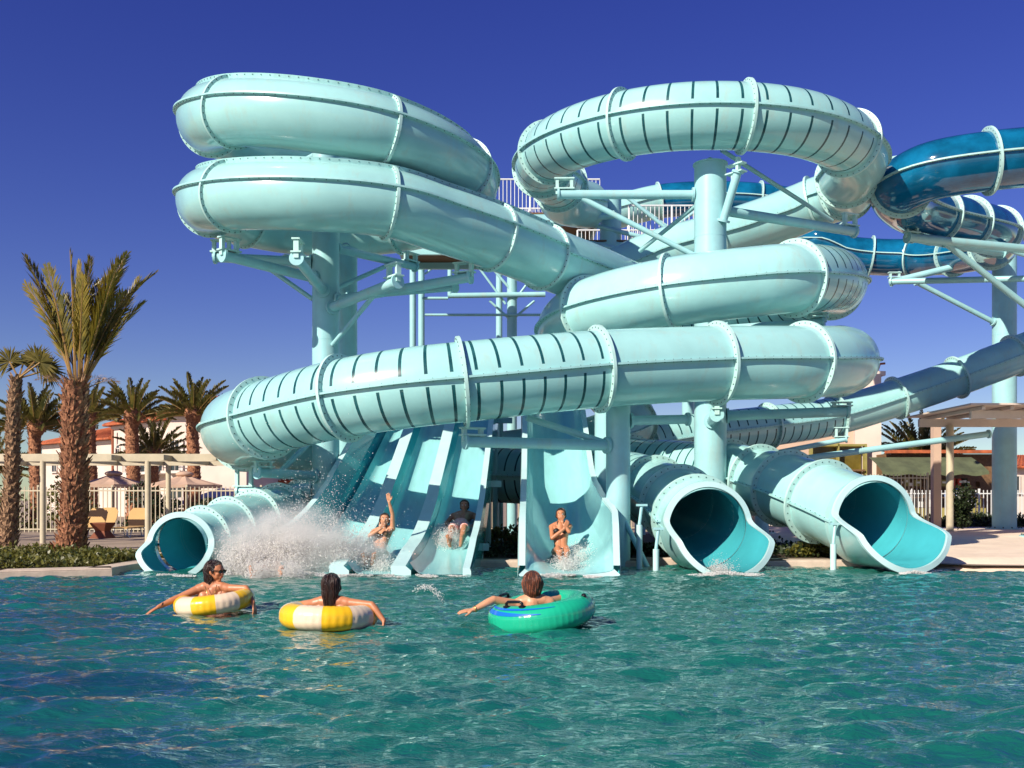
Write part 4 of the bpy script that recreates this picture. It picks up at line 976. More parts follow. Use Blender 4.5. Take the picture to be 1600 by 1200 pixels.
a, b = XY(1380, 44.6), XY(1552, 44.6)
mb = MB(); wallbox(mb, a, b, .1, 3.3, 4, 'wood'); mb.build('wall', kio)
mb = MB(); z = P(0,706,43).z; mb.box(((a[0]+b[0])/2, 44.2, z+.06), (b[0]-a[0], .5, .14), 'tiles'); mb.build('roof_edge', kio)
mb = MB(); vs = []
for i in range(25):
    f = i/24; x = P(1378, 0, 42.3).x+(P(1545, 0, 42.3).x-P(1378, 0, 42.3).x)*f
    for j, (yy, v) in enumerate(((43.9, 712), (43.1, 722), (42.3, 736), (42.25, 741))): p = P(0, v, 42.3); vs.append(Vector((x, yy, p.z-.08*math.sin(f*math.pi*4)**2*(j > 0))))
mb.add(vs, [(i*4+j, (i+1)*4+j, (i+1)*4+j+1, i*4+j+1) for i in range(24) for j in range(3)], 'green_canvas'); mb.build('awning', kio)
cols = ['redp', 'yellowp', 'white', 'orange_lamp', 'bluev', 'trim', 'wood', 'leafd']
random.seed(33)
mb = MB()
for zz in (.9, 1.35, 1.8): mb.box((17.8, 43.2, zz), (5.2, .4, .04), 'wood')
for xx in (15.3, 16.6, 17.9, 19.2, 20.3): mb.box((xx, 43.35, 1.1), (.06, .4, 1.9), 'wood')
mb.build('shelf', kio)
for k in range(44):
    zz = random.choice((.92, 1.37, 1.82, .3)); w_ = random.uniform(.1, .3); hh = random.uniform(.15, .38); xx = random.uniform(15.4, 20.2)
    mb = MB(); mb.box((0, 0, hh/2), (w_, .22, hh), random.choice(cols)); mb.box((0, -.112, hh*.6), (w_*.6, .004, hh*.3), 'white')
    mb.v = [(v[0]+xx, v[1]+43.12, v[2]+zz+.02) for v in mb.v]
    mb.build('goods', kio)
mb = MB(); mb.box((17.8, 42.9, .5), (5, .5, .8), 'yellowp'); mb.build('counter', kio)
pr = thing('pergola', (16, 33, .15), 'beige roof canopy on round posts at the upper right edge', 'pergola')
mb = MB(); a = P(1442, 658, 32); vs = [P(1442, 655, 32), P(1442, 662, 32), P(1620, 662, 32), P(1620, 640, 32)]
zc = P(0, 660, 33).z
mb.box((18.6, 33.3, zc), (10.0, .14, .26), 'trim'); mb.box((18.6, 30.2, zc+.02), (9.4, .14, .24), 'trim')
for i in range(12): mb.box((14.0+i*.85, 31.75, zc+.17), (.10, 4.4, .10), 'trim')
mb.box((18.6, 31.7, zc+.26), (10.2, 4.8, .05), 'plaster')
mb.build('canopy', pr)
mb = MB(); 
for x in (14.6, 20): mb = MB(); mb.tube((x, 33.2, .1), (x, 33.2, P(0, 658, 32).z-.05), .12, 'cream', n=16); mb.build('post', pr, ang=40)
tr = thing('post', (15.9, 38, .1), 'rusty brown timber post behind the vine at the right', 'post')
mb = MB(); mb.box((15.75, 37, 2.2), (.28, .28, 4.4), 'plaster_tan'); mb.build('shaft', tr); mb = MB(); mb.box((15.75, 37, 4.45), (.4, .4, .1), 'trim'); mb.build('cap', tr)
h3 = thing('low_house', (30, 70, .1), 'distant white house with flat tiled roof at the far right edge', 'house')
a, b = XY(1556, 62), XY(1800, 62); mb = MB(); wallbox(mb, a, b, .1, 3.3, 6, 'plaster'); mb.build('wall', h3); mb = MB(); hip_roof(mb, a, b, 3.32, 6, .8, .4, 'tiles'); mb.build('roof', h3)
for f in (.1, .3): window_on(h3, a, b, f, 2.2, .9, 1)

#PEOPLE
# ------------------------------------------------------------------ people
def skin_build(segs, name, m, parent=None, voxel=0.008, smooth=4):
    """tapered segments (a, ra, b, rb[, squash]) fused by voxel remesh into one continuous surface"""
    mb = MB()
    for sg in segs:
        a, ra, b, rb = Vector(sg[0]), sg[1], Vector(sg[2]), sg[3]
        d = b-a; Ln = d.length
        if Ln < 1e-4: mb.ball(a, ra, m, n=10); continue
        d.normalize(); q = d.orthogonal().normalized()
        n = 14; pts = []; rs = []
        for k in range(5): t = math.pi/2*(k/5); pts.append(a-d*ra*math.cos(t)); rs.append(max(ra*math.sin(t), ra*0.08))
        for k in range(5): f = k/4; pts.append(a.lerp(b, f)); rs.append(ra+(rb-ra)*f)
        for k in range(1, 6): t = math.pi/2*(k/5); pts.append(b+d*rb*math.sin(t)); rs.append(max(rb*math.cos(t), rb*0.08))
        mb.path(pts, rs, m, n=n)
    o = mb.build(name, None)
    md = o.modifiers.new('r', 'REMESH'); md.mode = 'VOXEL'; md.voxel_size = voxel; md.use_smooth_shade = True
    ms = o.modifiers.new('s', 'SMOOTH'); ms.factor = 0.5; ms.iterations = smooth
    dg = bpy.context.evaluated_depsgraph_get(); dg.update()
    me = bpy.data.meshes.new_from_object(o.evaluated_get(dg)); old = o.data; o.modifiers.clear(); o.data = me; bpy.data.meshes.remove(old)
    me.materials.clear(); me.materials.append(M[m])
    me.polygons.foreach_set('use_smooth', [True]*len(me.polygons)); me.update()
    if parent is not None: o.parent = parent
    return o
def garment(body, name, m, test, off=0.006):
    me = body.data; nv = len(me.vertices); co_ = np.empty(nv*3, np.float32); me.vertices.foreach_get('co', co_); co_ = co_.reshape(-1, 3)
    no = np.empty(nv*3, np.float32); me.vertices.foreach_get('normal', no); no = no.reshape(-1, 3)
    mask = test(co_)
    f = [tuple(p.vertices) for p in me.polygons if all(mask[v] for v in p.vertices)]
    if not f: print('EMPTY garment', name); return None
    used = sorted({v for q in f for v in q}); mp = {v: i for i, v in enumerate(used)}; k = len(used)
    mb = MB(); V = [Vector(co_[v]+no[v]*off) for v in used]
    cnt = {}
    for q in f:
        for i in range(len(q)): e = (q[i], q[(i+1) % len(q)]); cnt[tuple(sorted(e))] = cnt.get(tuple(sorted(e)), 0)+1
    V2 = [Vector(co_[v]-no[v]*0.003) for v in used]
    fs = [tuple(mp[v] for v in q) for q in f]
    for q in f:
        for i in range(len(q)):
            a, b = q[i], q[(i+1) % len(q)]
            if cnt[tuple(sorted((a, b)))] == 1: fs.append((mp[b], mp[a], k+mp[a], k+mp[b]))
    mb.add(V+V2, fs, m); return mb.build(name, body, smooth=True) if False else _attach(mb, name, body)
def _attach(mb, name, body):
    o = mb.build(name, None, smooth=True); o.parent = body; return o
def hand_segs(w, d, pn, curl=0.35, side=1, sc=1.0, spread=0.16):
    """wrist w, direction d, palm normal pn; thumb on side*cross(d,pn)"""
    d = Vector(d).normalized(); pn = Vector(pn); pn = (pn-d*pn.dot(d)).normalized(); s = d.cross(pn)*side; S = []
    kn = []
    for i, (o, l) in enumerate(((0.033, .072), (0.011, .080), (-0.011, .074), (-0.031, .058))):
        k0 = w+d*.088*sc+s*o*sc; kn.append(k0); S.append((w+d*.012+s*o*.55*sc, .014*sc, k0, .0125*sc))
        dd = (d+s*(o*spread*40*.16)).normalized(); p = k0
        for j, (lf, r_) in enumerate(((.45, .0098), (.32, .0088), (.26, .0078))):
            a = curl*(j+.6); q = p+(dd*math.cos(a)+pn*math.sin(a))*l*lf*sc; S.append((p, r_*sc, q, (r_-.0008)*sc)); p = q
    S.append((kn[0], .012*sc, kn[3], .011*sc))
    t0 = w+d*.025*sc+s*.022*sc; t1 = t0+(s*.8+d*.7+pn*.25).normalized()*.042*sc; t2 = t1+(s*.45+d*.9+pn*.3).normalized()*.032*sc; t3 = t2+(s*.15+d+pn*.35).normalized()*.025*sc
    S += [(t0, .014*sc, t1, .012*sc), (t1, .011*sc, t2, .0098*sc), (t2, .0098*sc, t3, .0085*sc)]
    return S
def foot_segs(an, toe, r=.034):
    an = Vector(an); toe = Vector(toe); d = (toe-an).normalized(); up = Vector((0,0,1)); up = (up-d*up.dot(d)).normalized(); s = d.cross(up)
    heel = an-d*.045; S = [(an, r, heel, r*.95), (an, r, an+d*.09, .030), (an+d*.09, .030, an+d*.15-up*.0, .026), (an+d*.12-s*.022, .02, an+d*.15+s*.022, .02)]
    for i in range(5):
        o = -.034+.017*i; b = an+d*.15+s*o; S.append((b, .0115-.001*i, b+d*(.042-.005*i), .0095-.0008*i))
    return S
def head_segs(c, face, up, sc=1.0):
    c = Vector(c); f = Vector(face).normalized(); u = Vector(up); u = (u-f*u.dot(f)).normalized(); s = f.cross(u)
    S = [(c+u*.030-f*.022, .088*sc, c+u*.030+f*.020, .078*sc), (c+u*.0-f*.01, .074*sc, c-u*.035+f*.030, .060*sc),
         (c-u*.070+f*.055, .033*sc, c-u*.085+f*.062, .026*sc), (c-u*.055+f*.045+s*.030, .026*sc, c-u*.02-f*.0+s*.052, .026*sc), (c-u*.055+f*.045-s*.030, .026*sc, c-u*.02-f*.0-s*.052, .026*sc),
         (c+u*.030+f*.083+s*.028, .017, c+u*.030+f*.083-s*.028, .017),   # brow
         (c+u*.012+f*.092, .009, c-u*.020+f*.110, .0125), (c-u*.024+f*.098+s*.011, .008, c-u*.024+f*.098-s*.011, .008),
         (c-u*.046+f*.092+s*.017, .0085, c-u*.046+f*.092-s*.017, .0085), (c-u*.057+f*.089+s*.013, .009, c-u*.057+f*.089-s*.013, .009),
         (c-u*.015+f*.070+s*.036, .022, c-u*.018+f*.065+s*.040, .02), (c-u*.015+f*.070-s*.036, .022, c-u*.018+f*.065-s*.040, .02)]
    for e in (-1, 1): S += [(c+s*e*.080+u*.020-f*.004, .011, c+s*e*.078-u*.026+f*.002, .009), (c+s*e*.084+u*.014-f*.014, .009, c+s*e*.082-u*.01-f*.012, .009)]
    return S
def face_parts(body, c, face, up, glasses=False, closed=False):
    c = Vector(c); f = Vector(face).normalized(); u = Vector(up); u = (u-f*u.dot(f)).normalized(); s = f.cross(u)
    for e in (-1, 1):
        if not glasses:
            mb = MB(); mb.ball(c+u*.012+f*.088+s*e*.032, .0115, 'white', n=7); o = _attach(mb, 'eye', body)
            mb = MB(); mb.ball(c+u*.012+f*.0965+s*e*.032, .0055, 'hair', n=6); p = _attach(mb, 'iris', o)
            mb = MB(); mb.path([c+u*.034+f*.098+s*e*.016, c+u*.041+f*.097+s*e*.034, c+u*.034+f*.086+s*e*.052], .0035, 'hair', n=5); _attach(mb, 'eyebrow', body)
    mb = MB(); mb.path([c-u*.050+f*.098+s*.024, c-u*.052+f*.1025+s*.0, c-u*.050+f*.098-s*.024], .0045, M['lips'], n=6); _attach(mb, 'mouth', body)
    if glasses:
        mb = MB()
        for e in (-1, 1):
            cc_ = c+u*.012+f*.104+s*e*.034
            ring = [cc_+s*.030*math.cos(t)+u*.021*math.sin(t) for t in np.linspace(0, 2*math.pi, 14, endpoint=False)]
            mb.add(ring+[p-f*.006 for p in ring], [tuple(range(14)), tuple(range(27, 13, -1))]+[(k, (k+1) % 14, 14+(k+1) % 14, 14+k) for k in range(14)], 'blackp')
            mb.path([cc_+s*e*.03+u*.008, c+s*e*.084+u*.022+f*.03, c+s*e*.088+u*.015-f*.015], .0045, 'blackp', n=5)
        mb.tube(c+u*.016+f*.106-s*.01, c+u*.016+f*.106+s*.01, .004, 'blackp', n=5)
        _attach(mb, 'sunglasses', body)
M['lips'] = mat('lips', (0.42,0.10,0.07), .35)
def hair_build(body, c, face, up, m, style, sc=1.0):
    c = Vector(c); f = Vector(face).normalized(); u = Vector(up); u = (u-f*u.dot(f)).normalized(); s = f.cross(u)
    S = [(c+u*.048-f*.040, .092*sc, c+u*.062-f*.002, .076*sc), (c+u*.01-f*.045, .090*sc, c-u*.02-f*.05, .080*sc)]
    for e in (-1, 1): S.append((c+u*.05+s*e*.035-f*.01, .06*sc, c-u*.02+s*e*.045-f*.045, .05*sc))
    if style == 'wetlong': S += [(c+u*.03-f*.045, .098, c-u*.07-f*.052, .086), (c-u*.07-f*.052, .084, c-u*.20-f*.05, .062), (c-u*.12-f*.045+s*.03, .04, c-u*.27-f*.04+s*.04, .02), (c-u*.12-f*.045-s*.03, .04, c-u*.25-f*.04-s*.035, .02)]
    if style == 'long': S += [(c-u*.0-f*.05, .075, c-u*.14-f*.06, .05), (c-u*.14-f*.06, .05, c-u*.24-f*.05, .03), (c-u*.0+s*.05-f*.02, .045, c-u*.1+s*.04-f*.045, .035), (c-u*.0-s*.05-f*.02, .045, c-u*.1-s*.04-f*.045, .035)]
    if style == 'bob': S += [(c+u*.03-f*.045, .104, c-u*.05-f*.05, .092), (c+s*.05-f*.03, .065, c-u*.09+s*.055-f*.04, .035), (c-s*.05-f*.03, .065, c-u*.09-s*.055-f*.04, .035), (c-u*.05-f*.05, .07, c-u*.115-f*.05, .04)]
    if style == 'bun': S += [(c+u*.03-f*.10, .045, c+u*.06-f*.12, .04), (c-u*.02-f*.05, .06, c-u*.05-f*.05, .05)]
    if style == 'short': pass
    random.seed(int(abs(c.x)*100)); 
    for k in range(100 if style == 'bob' else 46):   # strands over the surface
        a = random.uniform(-2.3, 2.3); e = random.uniform(-.2, 1.2)
        d = (-f*math.cos(a)+s*math.sin(a))*math.cos(e)+u*math.sin(e); p = c+u*.03-f*.015+d*.083*sc
        q = p+(-u*.06-f*.02*math.sin(e)*2+d*.012)*random.uniform(.6, 1.2); S.append((p, (.019 if style == 'bob' else .013)*sc, q, (.011 if style == 'bob' else .007)*sc))
    o = skin_build(S, 'hair', m, None, voxel=.0065, smooth=2); o.parent = body
    mb = MB(); base_c = M[m].node_tree.nodes['Principled BSDF'].inputs['Base Color'].default_value
    hm = m+'_light'
    if hm not in M: M[hm] = mat(hm, tuple(min(1, x*3.2+.012) for x in base_c[:3]), .3, var=.4, vscale=30)
    me = o.data; nv = len(me.vertices); dn = -u
    for k in range(120):
        v = me.vertices[random.randrange(nv)]; p = v.co+v.normal*.001; pts = [p]
        for q_ in range(5):
            t_ = (dn-v.normal*dn.dot(v.normal)); t_ = t_.normalized() if t_.length > .05 else f
            p = p+t_*.016+Vector((random.uniform(-.004,.004), random.uniform(-.004,.004), 0)); pts.append(p)
            ok, loc_, nr_, _ = o.closest_point_on_mesh(p)
            if ok: p = loc_+nr_*.0015; pts[-1] = p
        mb.path(pts, .0032, hm, n=4, caps=False)
    st = _attach(mb, 'hair_strands', o)
    return o
def person(name, label, J, skin='skin', face=(0,-1,0), up=(0,0,1), female=True, hair='hair', style='wetlong', glasses=False, clothes=(), sc=1.0, legs=True, hc=(.35, .35), hd=None, pn=None, ts=(1, -1)):
    J = {k: Vector(v) for k, v in J.items()}; g = 1.02 if female else 1.10; S = []
    hip = (J['hl']+J['hr'])/2; ch = J['chest']; sx = (J['sr']-J['sl']).normalized(); waist = hip.lerp(ch, .45)
    ax = (ch-hip).normalized(); fw = ax.cross(sx)*-1.0
    S += [(J['hl'].lerp(hip, .25), .098*g, J['hr'].lerp(hip, .25), .098*g), (hip+sx*.04, .10*g, waist+sx*.035, .085*g), (hip-sx*.04, .10*g, waist-sx*.035, .085*g),
          (waist+sx*.035, .085*g, ch+sx*.055, .098*g), (waist-sx*.035, .085*g, ch-sx*.055, .098*g), (ch+sx*.06, .095*g, J['sr'].lerp(ch, .35), .075*g), (ch-sx*.06, .095*g, J['sl'].lerp(ch, .35), .075*g),
          (J['sl'], .055*g, J['neck'], .052*g), (J['sr'], .055*g, J['neck'], .052*g), (J['neck'], .056*g, J['head']-Vector(up).normalized()*.05-Vector(face).normalized()*.02, .050*g)]
    S += [(ch, .10*g, J['neck'].lerp(ch, .25), .085*g), (J['neck'].lerp(ch, .15), .07*g, J['sl'].lerp(J['neck'], .4), .058*g), (J['neck'].lerp(ch, .15), .07*g, J['sr'].lerp(J['neck'], .4), .058*g)]
    if female and 'front' in J:
        for e in (-1, 1): c = ch+sx*e*.075+J['front'].normalized()*.085; S.append((c, .056, c+J['front'].normalized()*.012, .052))
    for q, hi in (('l', 0), ('r', 1)):
        s_, e_, w_ = J['s'+q], J['e'+q], J['w'+q]
        S += [(s_, .050*g, s_.lerp(e_, .4), .043*g), (s_.lerp(e_, .4), .043*g, e_, .035*g), (e_, .036*g, e_.lerp(w_, .3), .037*g), (e_.lerp(w_, .3), .037*g, w_, .024*g)]
        dv = hd[hi] if hd else (w_-e_); S += hand_segs(w_, dv, pn[hi] if pn else (0,0,-1), hc[hi], ts[hi])
        if legs:
            h_, k_, a_ = J['h'+q], J['k'+q], J['a'+q]
            S += [(h_, .088*g, h_.lerp(k_, .5), .072*g), (h_.lerp(k_, .5), .072*g, k_, .052*g), (k_, .052*g, k_.lerp(a_, .3), .054*g), (k_.lerp(a_, .3), .054*g, a_, .034*g)]
            S += foot_segs(a_, J['t'+q])
    S += head_segs(J['head'], face, up)
    body = skin_build(S, name, skin, None, voxel=.0075, smooth=3)
    tag(body, label, 'person')
    hair_build(body, J['head'], face, up, hair, style)
    face_parts(body, J['head'], face, up, glasses)
    for c in clothes: garment(body, *c)
    return body
def capsule_test(*caps, flip=None):
    def t(co_):
        r_ = np.zeros(len(co_), bool)
        for a, b, r in caps:
            a = np.array(a); b = np.array(b); ab = b-a; f = np.clip(((co_-a)@ab)/(ab@ab+1e-9), 0, 1); r_ |= np.linalg.norm(co_-a-f[:, None]*ab, axis=1) < r
        return r_
    return t
def tube_ring(name, label, c, Rm, rm, mats, nsec, rot, cat='swim ring', pucker=0.012, pk=40, group=None, phase=0.0):
    """inflatable ring: coloured panels, puckered seams, rotated by rot about its centre"""
    NU, NV = 160, 28; mb = MB(); vs = []
    for i in range(NU):
        a = 2*math.pi*i/NU
        for j in range(NV):
            b = 2*math.pi*j/NV; seam = math.exp(-((math.sin(b)/.22)**2)) if math.cos(b) > 0 else math.exp(-((math.sin(b)/.25)**2))
            r_ = rm*(1-0.018*abs(math.sin(a*pk/2))**6*(0.4+seam)*2.2-0.05*seam)
            d = Vector((math.cos(a), math.sin(a), 0)); vs.append(d*(Rm+r_*math.cos(b)*1.0)+Vector((0,0,r_*math.sin(b)*0.95)))
    rot = Matrix(rot).to_3x3(); vs = [Vector(c)+rot@v for v in vs]
    fs = [(i*NV+j, ((i+1) % NU)*NV+j, ((i+1) % NU)*NV+(j+1) % NV, i*NV+(j+1) % NV) for i in range(NU) for j in range(NV)]
    mb.add(vs, fs, mats[0]); ids = [mb.mi(m) for m in mats]
    for i in range(NU):
        k = int((i/NU+phase)*nsec) % len(mats)
        for j in range(NV): mb.m[i*NV+j] = ids[k]
    return tag(mb.build(name, None, smooth=True, loc=c), label, cat, group), rot
# --- woman in sunglasses, left ring
r1c = Vector((-3.36, 11.25, .125))
rot1 = Matrix.Rotation(R(-6), 3, 'Y')@Matrix.Rotation(R(2), 3, 'X')
ring1, _ = tube_ring('swim_ring', 'yellow and cream striped swim ring around the woman in sunglasses', r1c, .335, .115, ['yellow', 'creamv'], 10, rot1, group='yellow and cream swim rings', phase=.30)
hx, hy = -3.40, 11.32
person('person', 'woman in sunglasses floating at left with both arms over a yellow and cream ring', dict(
    head=(hx+.02, hy+.02, .455), neck=(hx-.01, hy+.03, .315), chest=(hx-.0, hy+.06, .0), hl=(hx-.09, hy+.06, -.32), hr=(hx+.09, hy+.06, -.32),
    sl=(hx-.16, hy+.0, .26), sr=(hx+.16, hy+.02, .265), el=(hx-.36, hy-.12, .17), er=(hx+.38, hy-.02, .27), wl=(hx-.52, hy-.28, .085), wr=(hx+.50, hy-.16, .12),
    kl=(hx-.1, hy-.1, -.70), kr=(hx+.1, hy-.1, -.70), al=(hx-.1, hy+.05, -1.08), ar=(hx+.1, hy+.05, -1.08), tl=(hx-.1, hy-.1, -1.14), tr=(hx+.1, hy-.1, -1.14)),
    skin='skin', face=(1, -.38, -.08), hair='hair', style='wetlong', glasses=True, hc=(.1, .45), hd=((-.55, -.3, -.35), (.25, -.25, -.9)), pn=((0, 0, -1), (-.9, .2, -.2)), ts=(-1, 1))
b1 = [o for o in bpy.data.objects if o.name == 'person'][0]
mb = MB(); mb.path([Vector((hx-.485+.03*math.cos(t)*.3, hy-.25+.028*math.sin(t), .102+.028*math.cos(t))) for t in np.linspace(0, 2*math.pi, 13)], .005, 'blackp', n=5); _attach(mb, 'bracelet', b1)
mb = MB(); mb.path([(hx-.07, hy-.07, .30), (hx-.03, hy-.105, .215), (hx+.01, hy-.11, .19), (hx+.05, hy-.09, .23), (hx+.06, hy-.05, .31)], .004, 'gold', n=5); _attach(mb, 'necklace', b1)
# --- woman from behind, middle ring
r2c = Vector((-1.85, 10.05, .105))
rot2 = Matrix.Rotation(R(1.5), 3, 'Y')@Matrix.Rotation(R(-2), 3, 'X')
ring2, _ = tube_ring('swim_ring', 'yellow and cream striped swim ring around the woman with her back turned', r2c, .365, .132, ['yellow', 'creamv'], 10, rot2, group='yellow and cream swim rings', phase=.045)
hx, hy = -1.83, 10.1
person('person', 'woman with long wet dark hair seen from behind in a yellow and cream ring', dict(
    head=(hx+.0, hy+.0, .40), neck=(hx-.0, hy-.02, .27), chest=(hx+.0, hy-.01, .04), hl=(hx-.09, hy, -.38), hr=(hx+.09, hy, -.42),
    sl=(hx-.165, hy-.0, .225), sr=(hx+.165, hy-.04, .235), el=(hx-.38, hy+.16, .19), er=(hx+.42, hy-.10, .22), wl=(hx-.45, hy+.40, .06), wr=(hx+.55, hy-.16, .07),
    kl=(hx-.1, hy+.2, -.80), kr=(hx+.1, hy+.2, -.80), al=(hx-.1, hy+.05, -1.2), ar=(hx+.1, hy+.05, -1.2), tl=(hx-.1, hy+.2, -1.25), tr=(hx+.1, hy+.2, -1.25)),
    skin='skin', face=(.12, 1, .0), hair='hair', style='wetlong', hc=(.2, .5), hd=((-.2, .6, -.4), (.0, -.1, -1)), pn=((0, 0, -1), (-1, 0, 0)), ts=(1, 1))
b2 = [o for o in bpy.data.objects if o.name == 'person.001'][0]
mb = MB(); mb.path([(hx+.105, hy-.075, .06), (hx+.12, hy-.085, .13), (hx+.125, hy-.075, .205), (hx+.115, hy-.02, .235), (hx+.10, hy+.05, .2)], .007, 'white', n=5); mb.path([(hx+.12, hy-.085, .13), (hx+.16, hy-.08, .08)], .006, 'white', n=5); _attach(mb, 'bikini_strap', b2)
# --- person in green ring
r3c = Vector((.30, 10.15, .13))
rot3 = Matrix.Rotation(R(-8), 3, 'Y')@Matrix.Rotation(R(3.5), 3, 'X')
ring3, rm3 = tube_ring('swim_ring', 'large green inflatable ring with blue streaks and black handles, tilted up at the right', r3c, .40, .158, ['greenv'], 1, rot3, pk=56)
def on3(a, b, o=0.0): d = Vector((math.cos(a), math.sin(a), 0)); return r3c+rm3@(d*(.40+(.158+o)*math.cos(b))+Vector((0,0,(.158+o)*.95*math.sin(b))))
mb = MB()
for (a0, a1, b0, b1_, wm) in ((178, 268, 48, 30, 11), (185, 285, 66, 52, 7)):
    mb = MB(); n = 40; vs = []
    for i in range(n+1):
        f = i/n; a = R(a0+(a1-a0)*f); b = R(b0+(b1_-b0)*f); w_ = R(wm)*math.sin(math.pi*min(.97, f*.8+.15))**.7*(1-f*.55)
        for e in (-1, 0, 1): vs.append(on3(a, b+e*w_, .004))
    mb.add(vs, [(i*3+j, (i+1)*3+j, (i+1)*3+j+1, i*3+j+1) for i in range(n) for j in range(2)], 'bluev')
    o = mb.build('blue_streak', ring3, smooth=True, loc=r3c); o.location = (0,0,0)
mb = MB(); pts = [on3(R(-22), R(62)+.22*math.cos(t)*.8, .006)+rm3@Vector((0, .05*math.sin(t), 0)) for t in np.linspace(0, 2*math.pi, 18, endpoint=False)]; mb.add(pts, [tuple(range(18))], 'blackp'); mb.ball(on3(R(-22), R(62), .0), .028, 'blackp', n=6); o = mb.build('valve', ring3, loc=r3c); o.location = (0,0,0)
for a in (232, 150, 30, 310):
    if a in (30, 310): continue
    mb = MB(); c0_ = on3(R(a-13), R(78), .0); c1__ = on3(R(a+13), R(78), .0); up3 = rm3@Vector((0,0,1))
    mb.path([c0_, c0_+up3*.035, c0_.lerp(c1__, .12)+up3*.05, c0_.lerp(c1__, .88)+up3*.05, c1__+up3*.035, c1__], .0155, 'blackp', n=8)
    for c in (c0_, c1__): mb.ball(c, .034, 'blackp', n=6, sc=(1.2, 1.2, .5))
    o = mb.build('handle', ring3, ang=50, loc=r3c); o.location = (0,0,0)
hx, hy = .215, 10.22
person('person', 'brown haired bather seen from behind in the green ring, left arm reaching out', dict(
    head=(hx+.0, hy+.0, .415), neck=(hx-.01, hy-.02, .28), chest=(hx+.0, hy+.0, .02), hl=(hx-.09, hy+.05, -.38), hr=(hx+.09, hy+.05, -.38),
    sl=(hx-.17, hy-.02, .20), sr=(hx+.17, hy+.0, .22), el=(hx-.40, hy-.14, .265), er=(hx+.36, hy+.22, .26), wl=(hx-.60, hy-.22, .17), wr=(hx+.36, hy+.46, .24),
    kl=(hx-.1, hy+.3, -.6), kr=(hx+.1, hy+.3, -.6), al=(hx-.1, hy+.3, -1.0), ar=(hx+.1, hy+.3, -1.0), tl=(hx-.1, hy+.45, -1.02), tr=(hx+.1, hy+.45, -1.02)),
    skin='skin2', face=(.15, 1, .0), female=False, hair='hairb', style='bob', hc=(.12, .4), hd=((-1, -.25, -.12), (0, 1, -.2)), pn=((.0, .2, -1), (0, 0, -1)), ts=(1, -1))
b3 = [o for o in bpy.data.objects if o.name == 'person.002'][0]
wv = Vector((hx-.585, hy-.215, .178)); mb = MB(); dv = Vector((-1, -.25, -.3)).normalized(); q_ = dv.orthogonal().normalized(); p_ = dv.cross(q_)
mb.path([wv+q_*.031*math.cos(t)+p_*.031*math.sin(t) for t in np.linspace(0, 2*math.pi, 15)], .007, 'gold', n=6); _attach(mb, 'bracelet', b3)
# --- riders. X(u,Y)
def XX(u, Y): return (u-800)/F*Y
def ZZ(v, Y): return H+(HV-v)/F*Y
# black bikini, single chute
Y0 = 18.15; x0 = XX(877, Y0); zs = zb(Y0)+.12
J = dict(hl=(x0-.09, Y0, zs+.0), hr=(x0+.09, Y0, zs+.0), chest=(x0-.01, Y0+.20, zs+.34), neck=(x0-.0, Y0+.28, zs+.54), head=(x0+.005, Y0+.25, zs+.68),
    sl=(x0-.165, Y0+.24, zs+.46), sr=(x0+.165, Y0+.26, zs+.47), el=(x0-.17, Y0+.0, zs+.26), er=(x0+.14, Y0-.0, zs+.38), wl=(x0+.06, Y0+.0, zs+.44), wr=(x0+.02, Y0+.06, zs+.56),
    kl=(x0-.085, Y0-.42, zs+.10), kr=(x0+.075, Y0-.42, zs+.10), al=(x0-.05, Y0-.82, zs-.07), ar=(x0+.05, Y0-.82, zs-.07), tl=(x0-.06, Y0-.88, zs+.06), tr=(x0+.06, Y0-.88, zs+.06), front=(0, -.85, .5))
J['front'] = (0, -.86, .5)
def bikini(J, m, strap=True):
    J = {k: Vector(v) for k, v in J.items()}; sx = (J['sr']-J['sl']).normalized(); fr = J['front'].normalized(); ch = J['chest']; hip = (J['hl']+J['hr'])/2; ax = (ch-hip).normalized()
    br = [ch+sx*e*.078+fr*.115 for e in (-1, 1)]
    top = capsule_test((br[0], br[0]+sx*.0, .062), (br[1], br[1], .062), (br[0], br[1], .028), (br[0]-sx*.10-fr*.06, br[0], .02), (br[1]+sx*.10-fr*.06, br[1], .02), (br[0]+ax*.05, J['neck']-sx*.05+fr*.05, .014), (br[1]+ax*.05, J['neck']+sx*.05+fr*.05, .014))
    bot = capsule_test((hip-fr*.09, hip-fr*.10+Vector((0,0,-.02)), .10), (J['hl']-sx*.09+ax*.03, J['hl']+fr*.11+ax*.02, .03), (J['hr']+sx*.09+ax*.03, J['hr']+fr*.11+ax*.02, .03), (J['hl']+fr*.11+ax*.02, J['hr']+fr*.11+ax*.02, .032), (hip+fr*.11+ax*.0, hip+fr*.07-ax*.09, .045))
    return [('bikini_top', m, top), ('bikini_bottom', m, bot)]
person('person', 'woman in black bikini covering her face, sliding down the single open chute', J, skin='skin', face=(-.1, -1, .05), up=(0, .15, 1), hair='hair', style='bun', clothes=bikini(J, 'black'),
    hc=(.2, .35), hd=((.3, .0, .7), (-.35, -.0, 1)), pn=((-.1, 1, 0), (0, 1, 0)), ts=(1, -1))
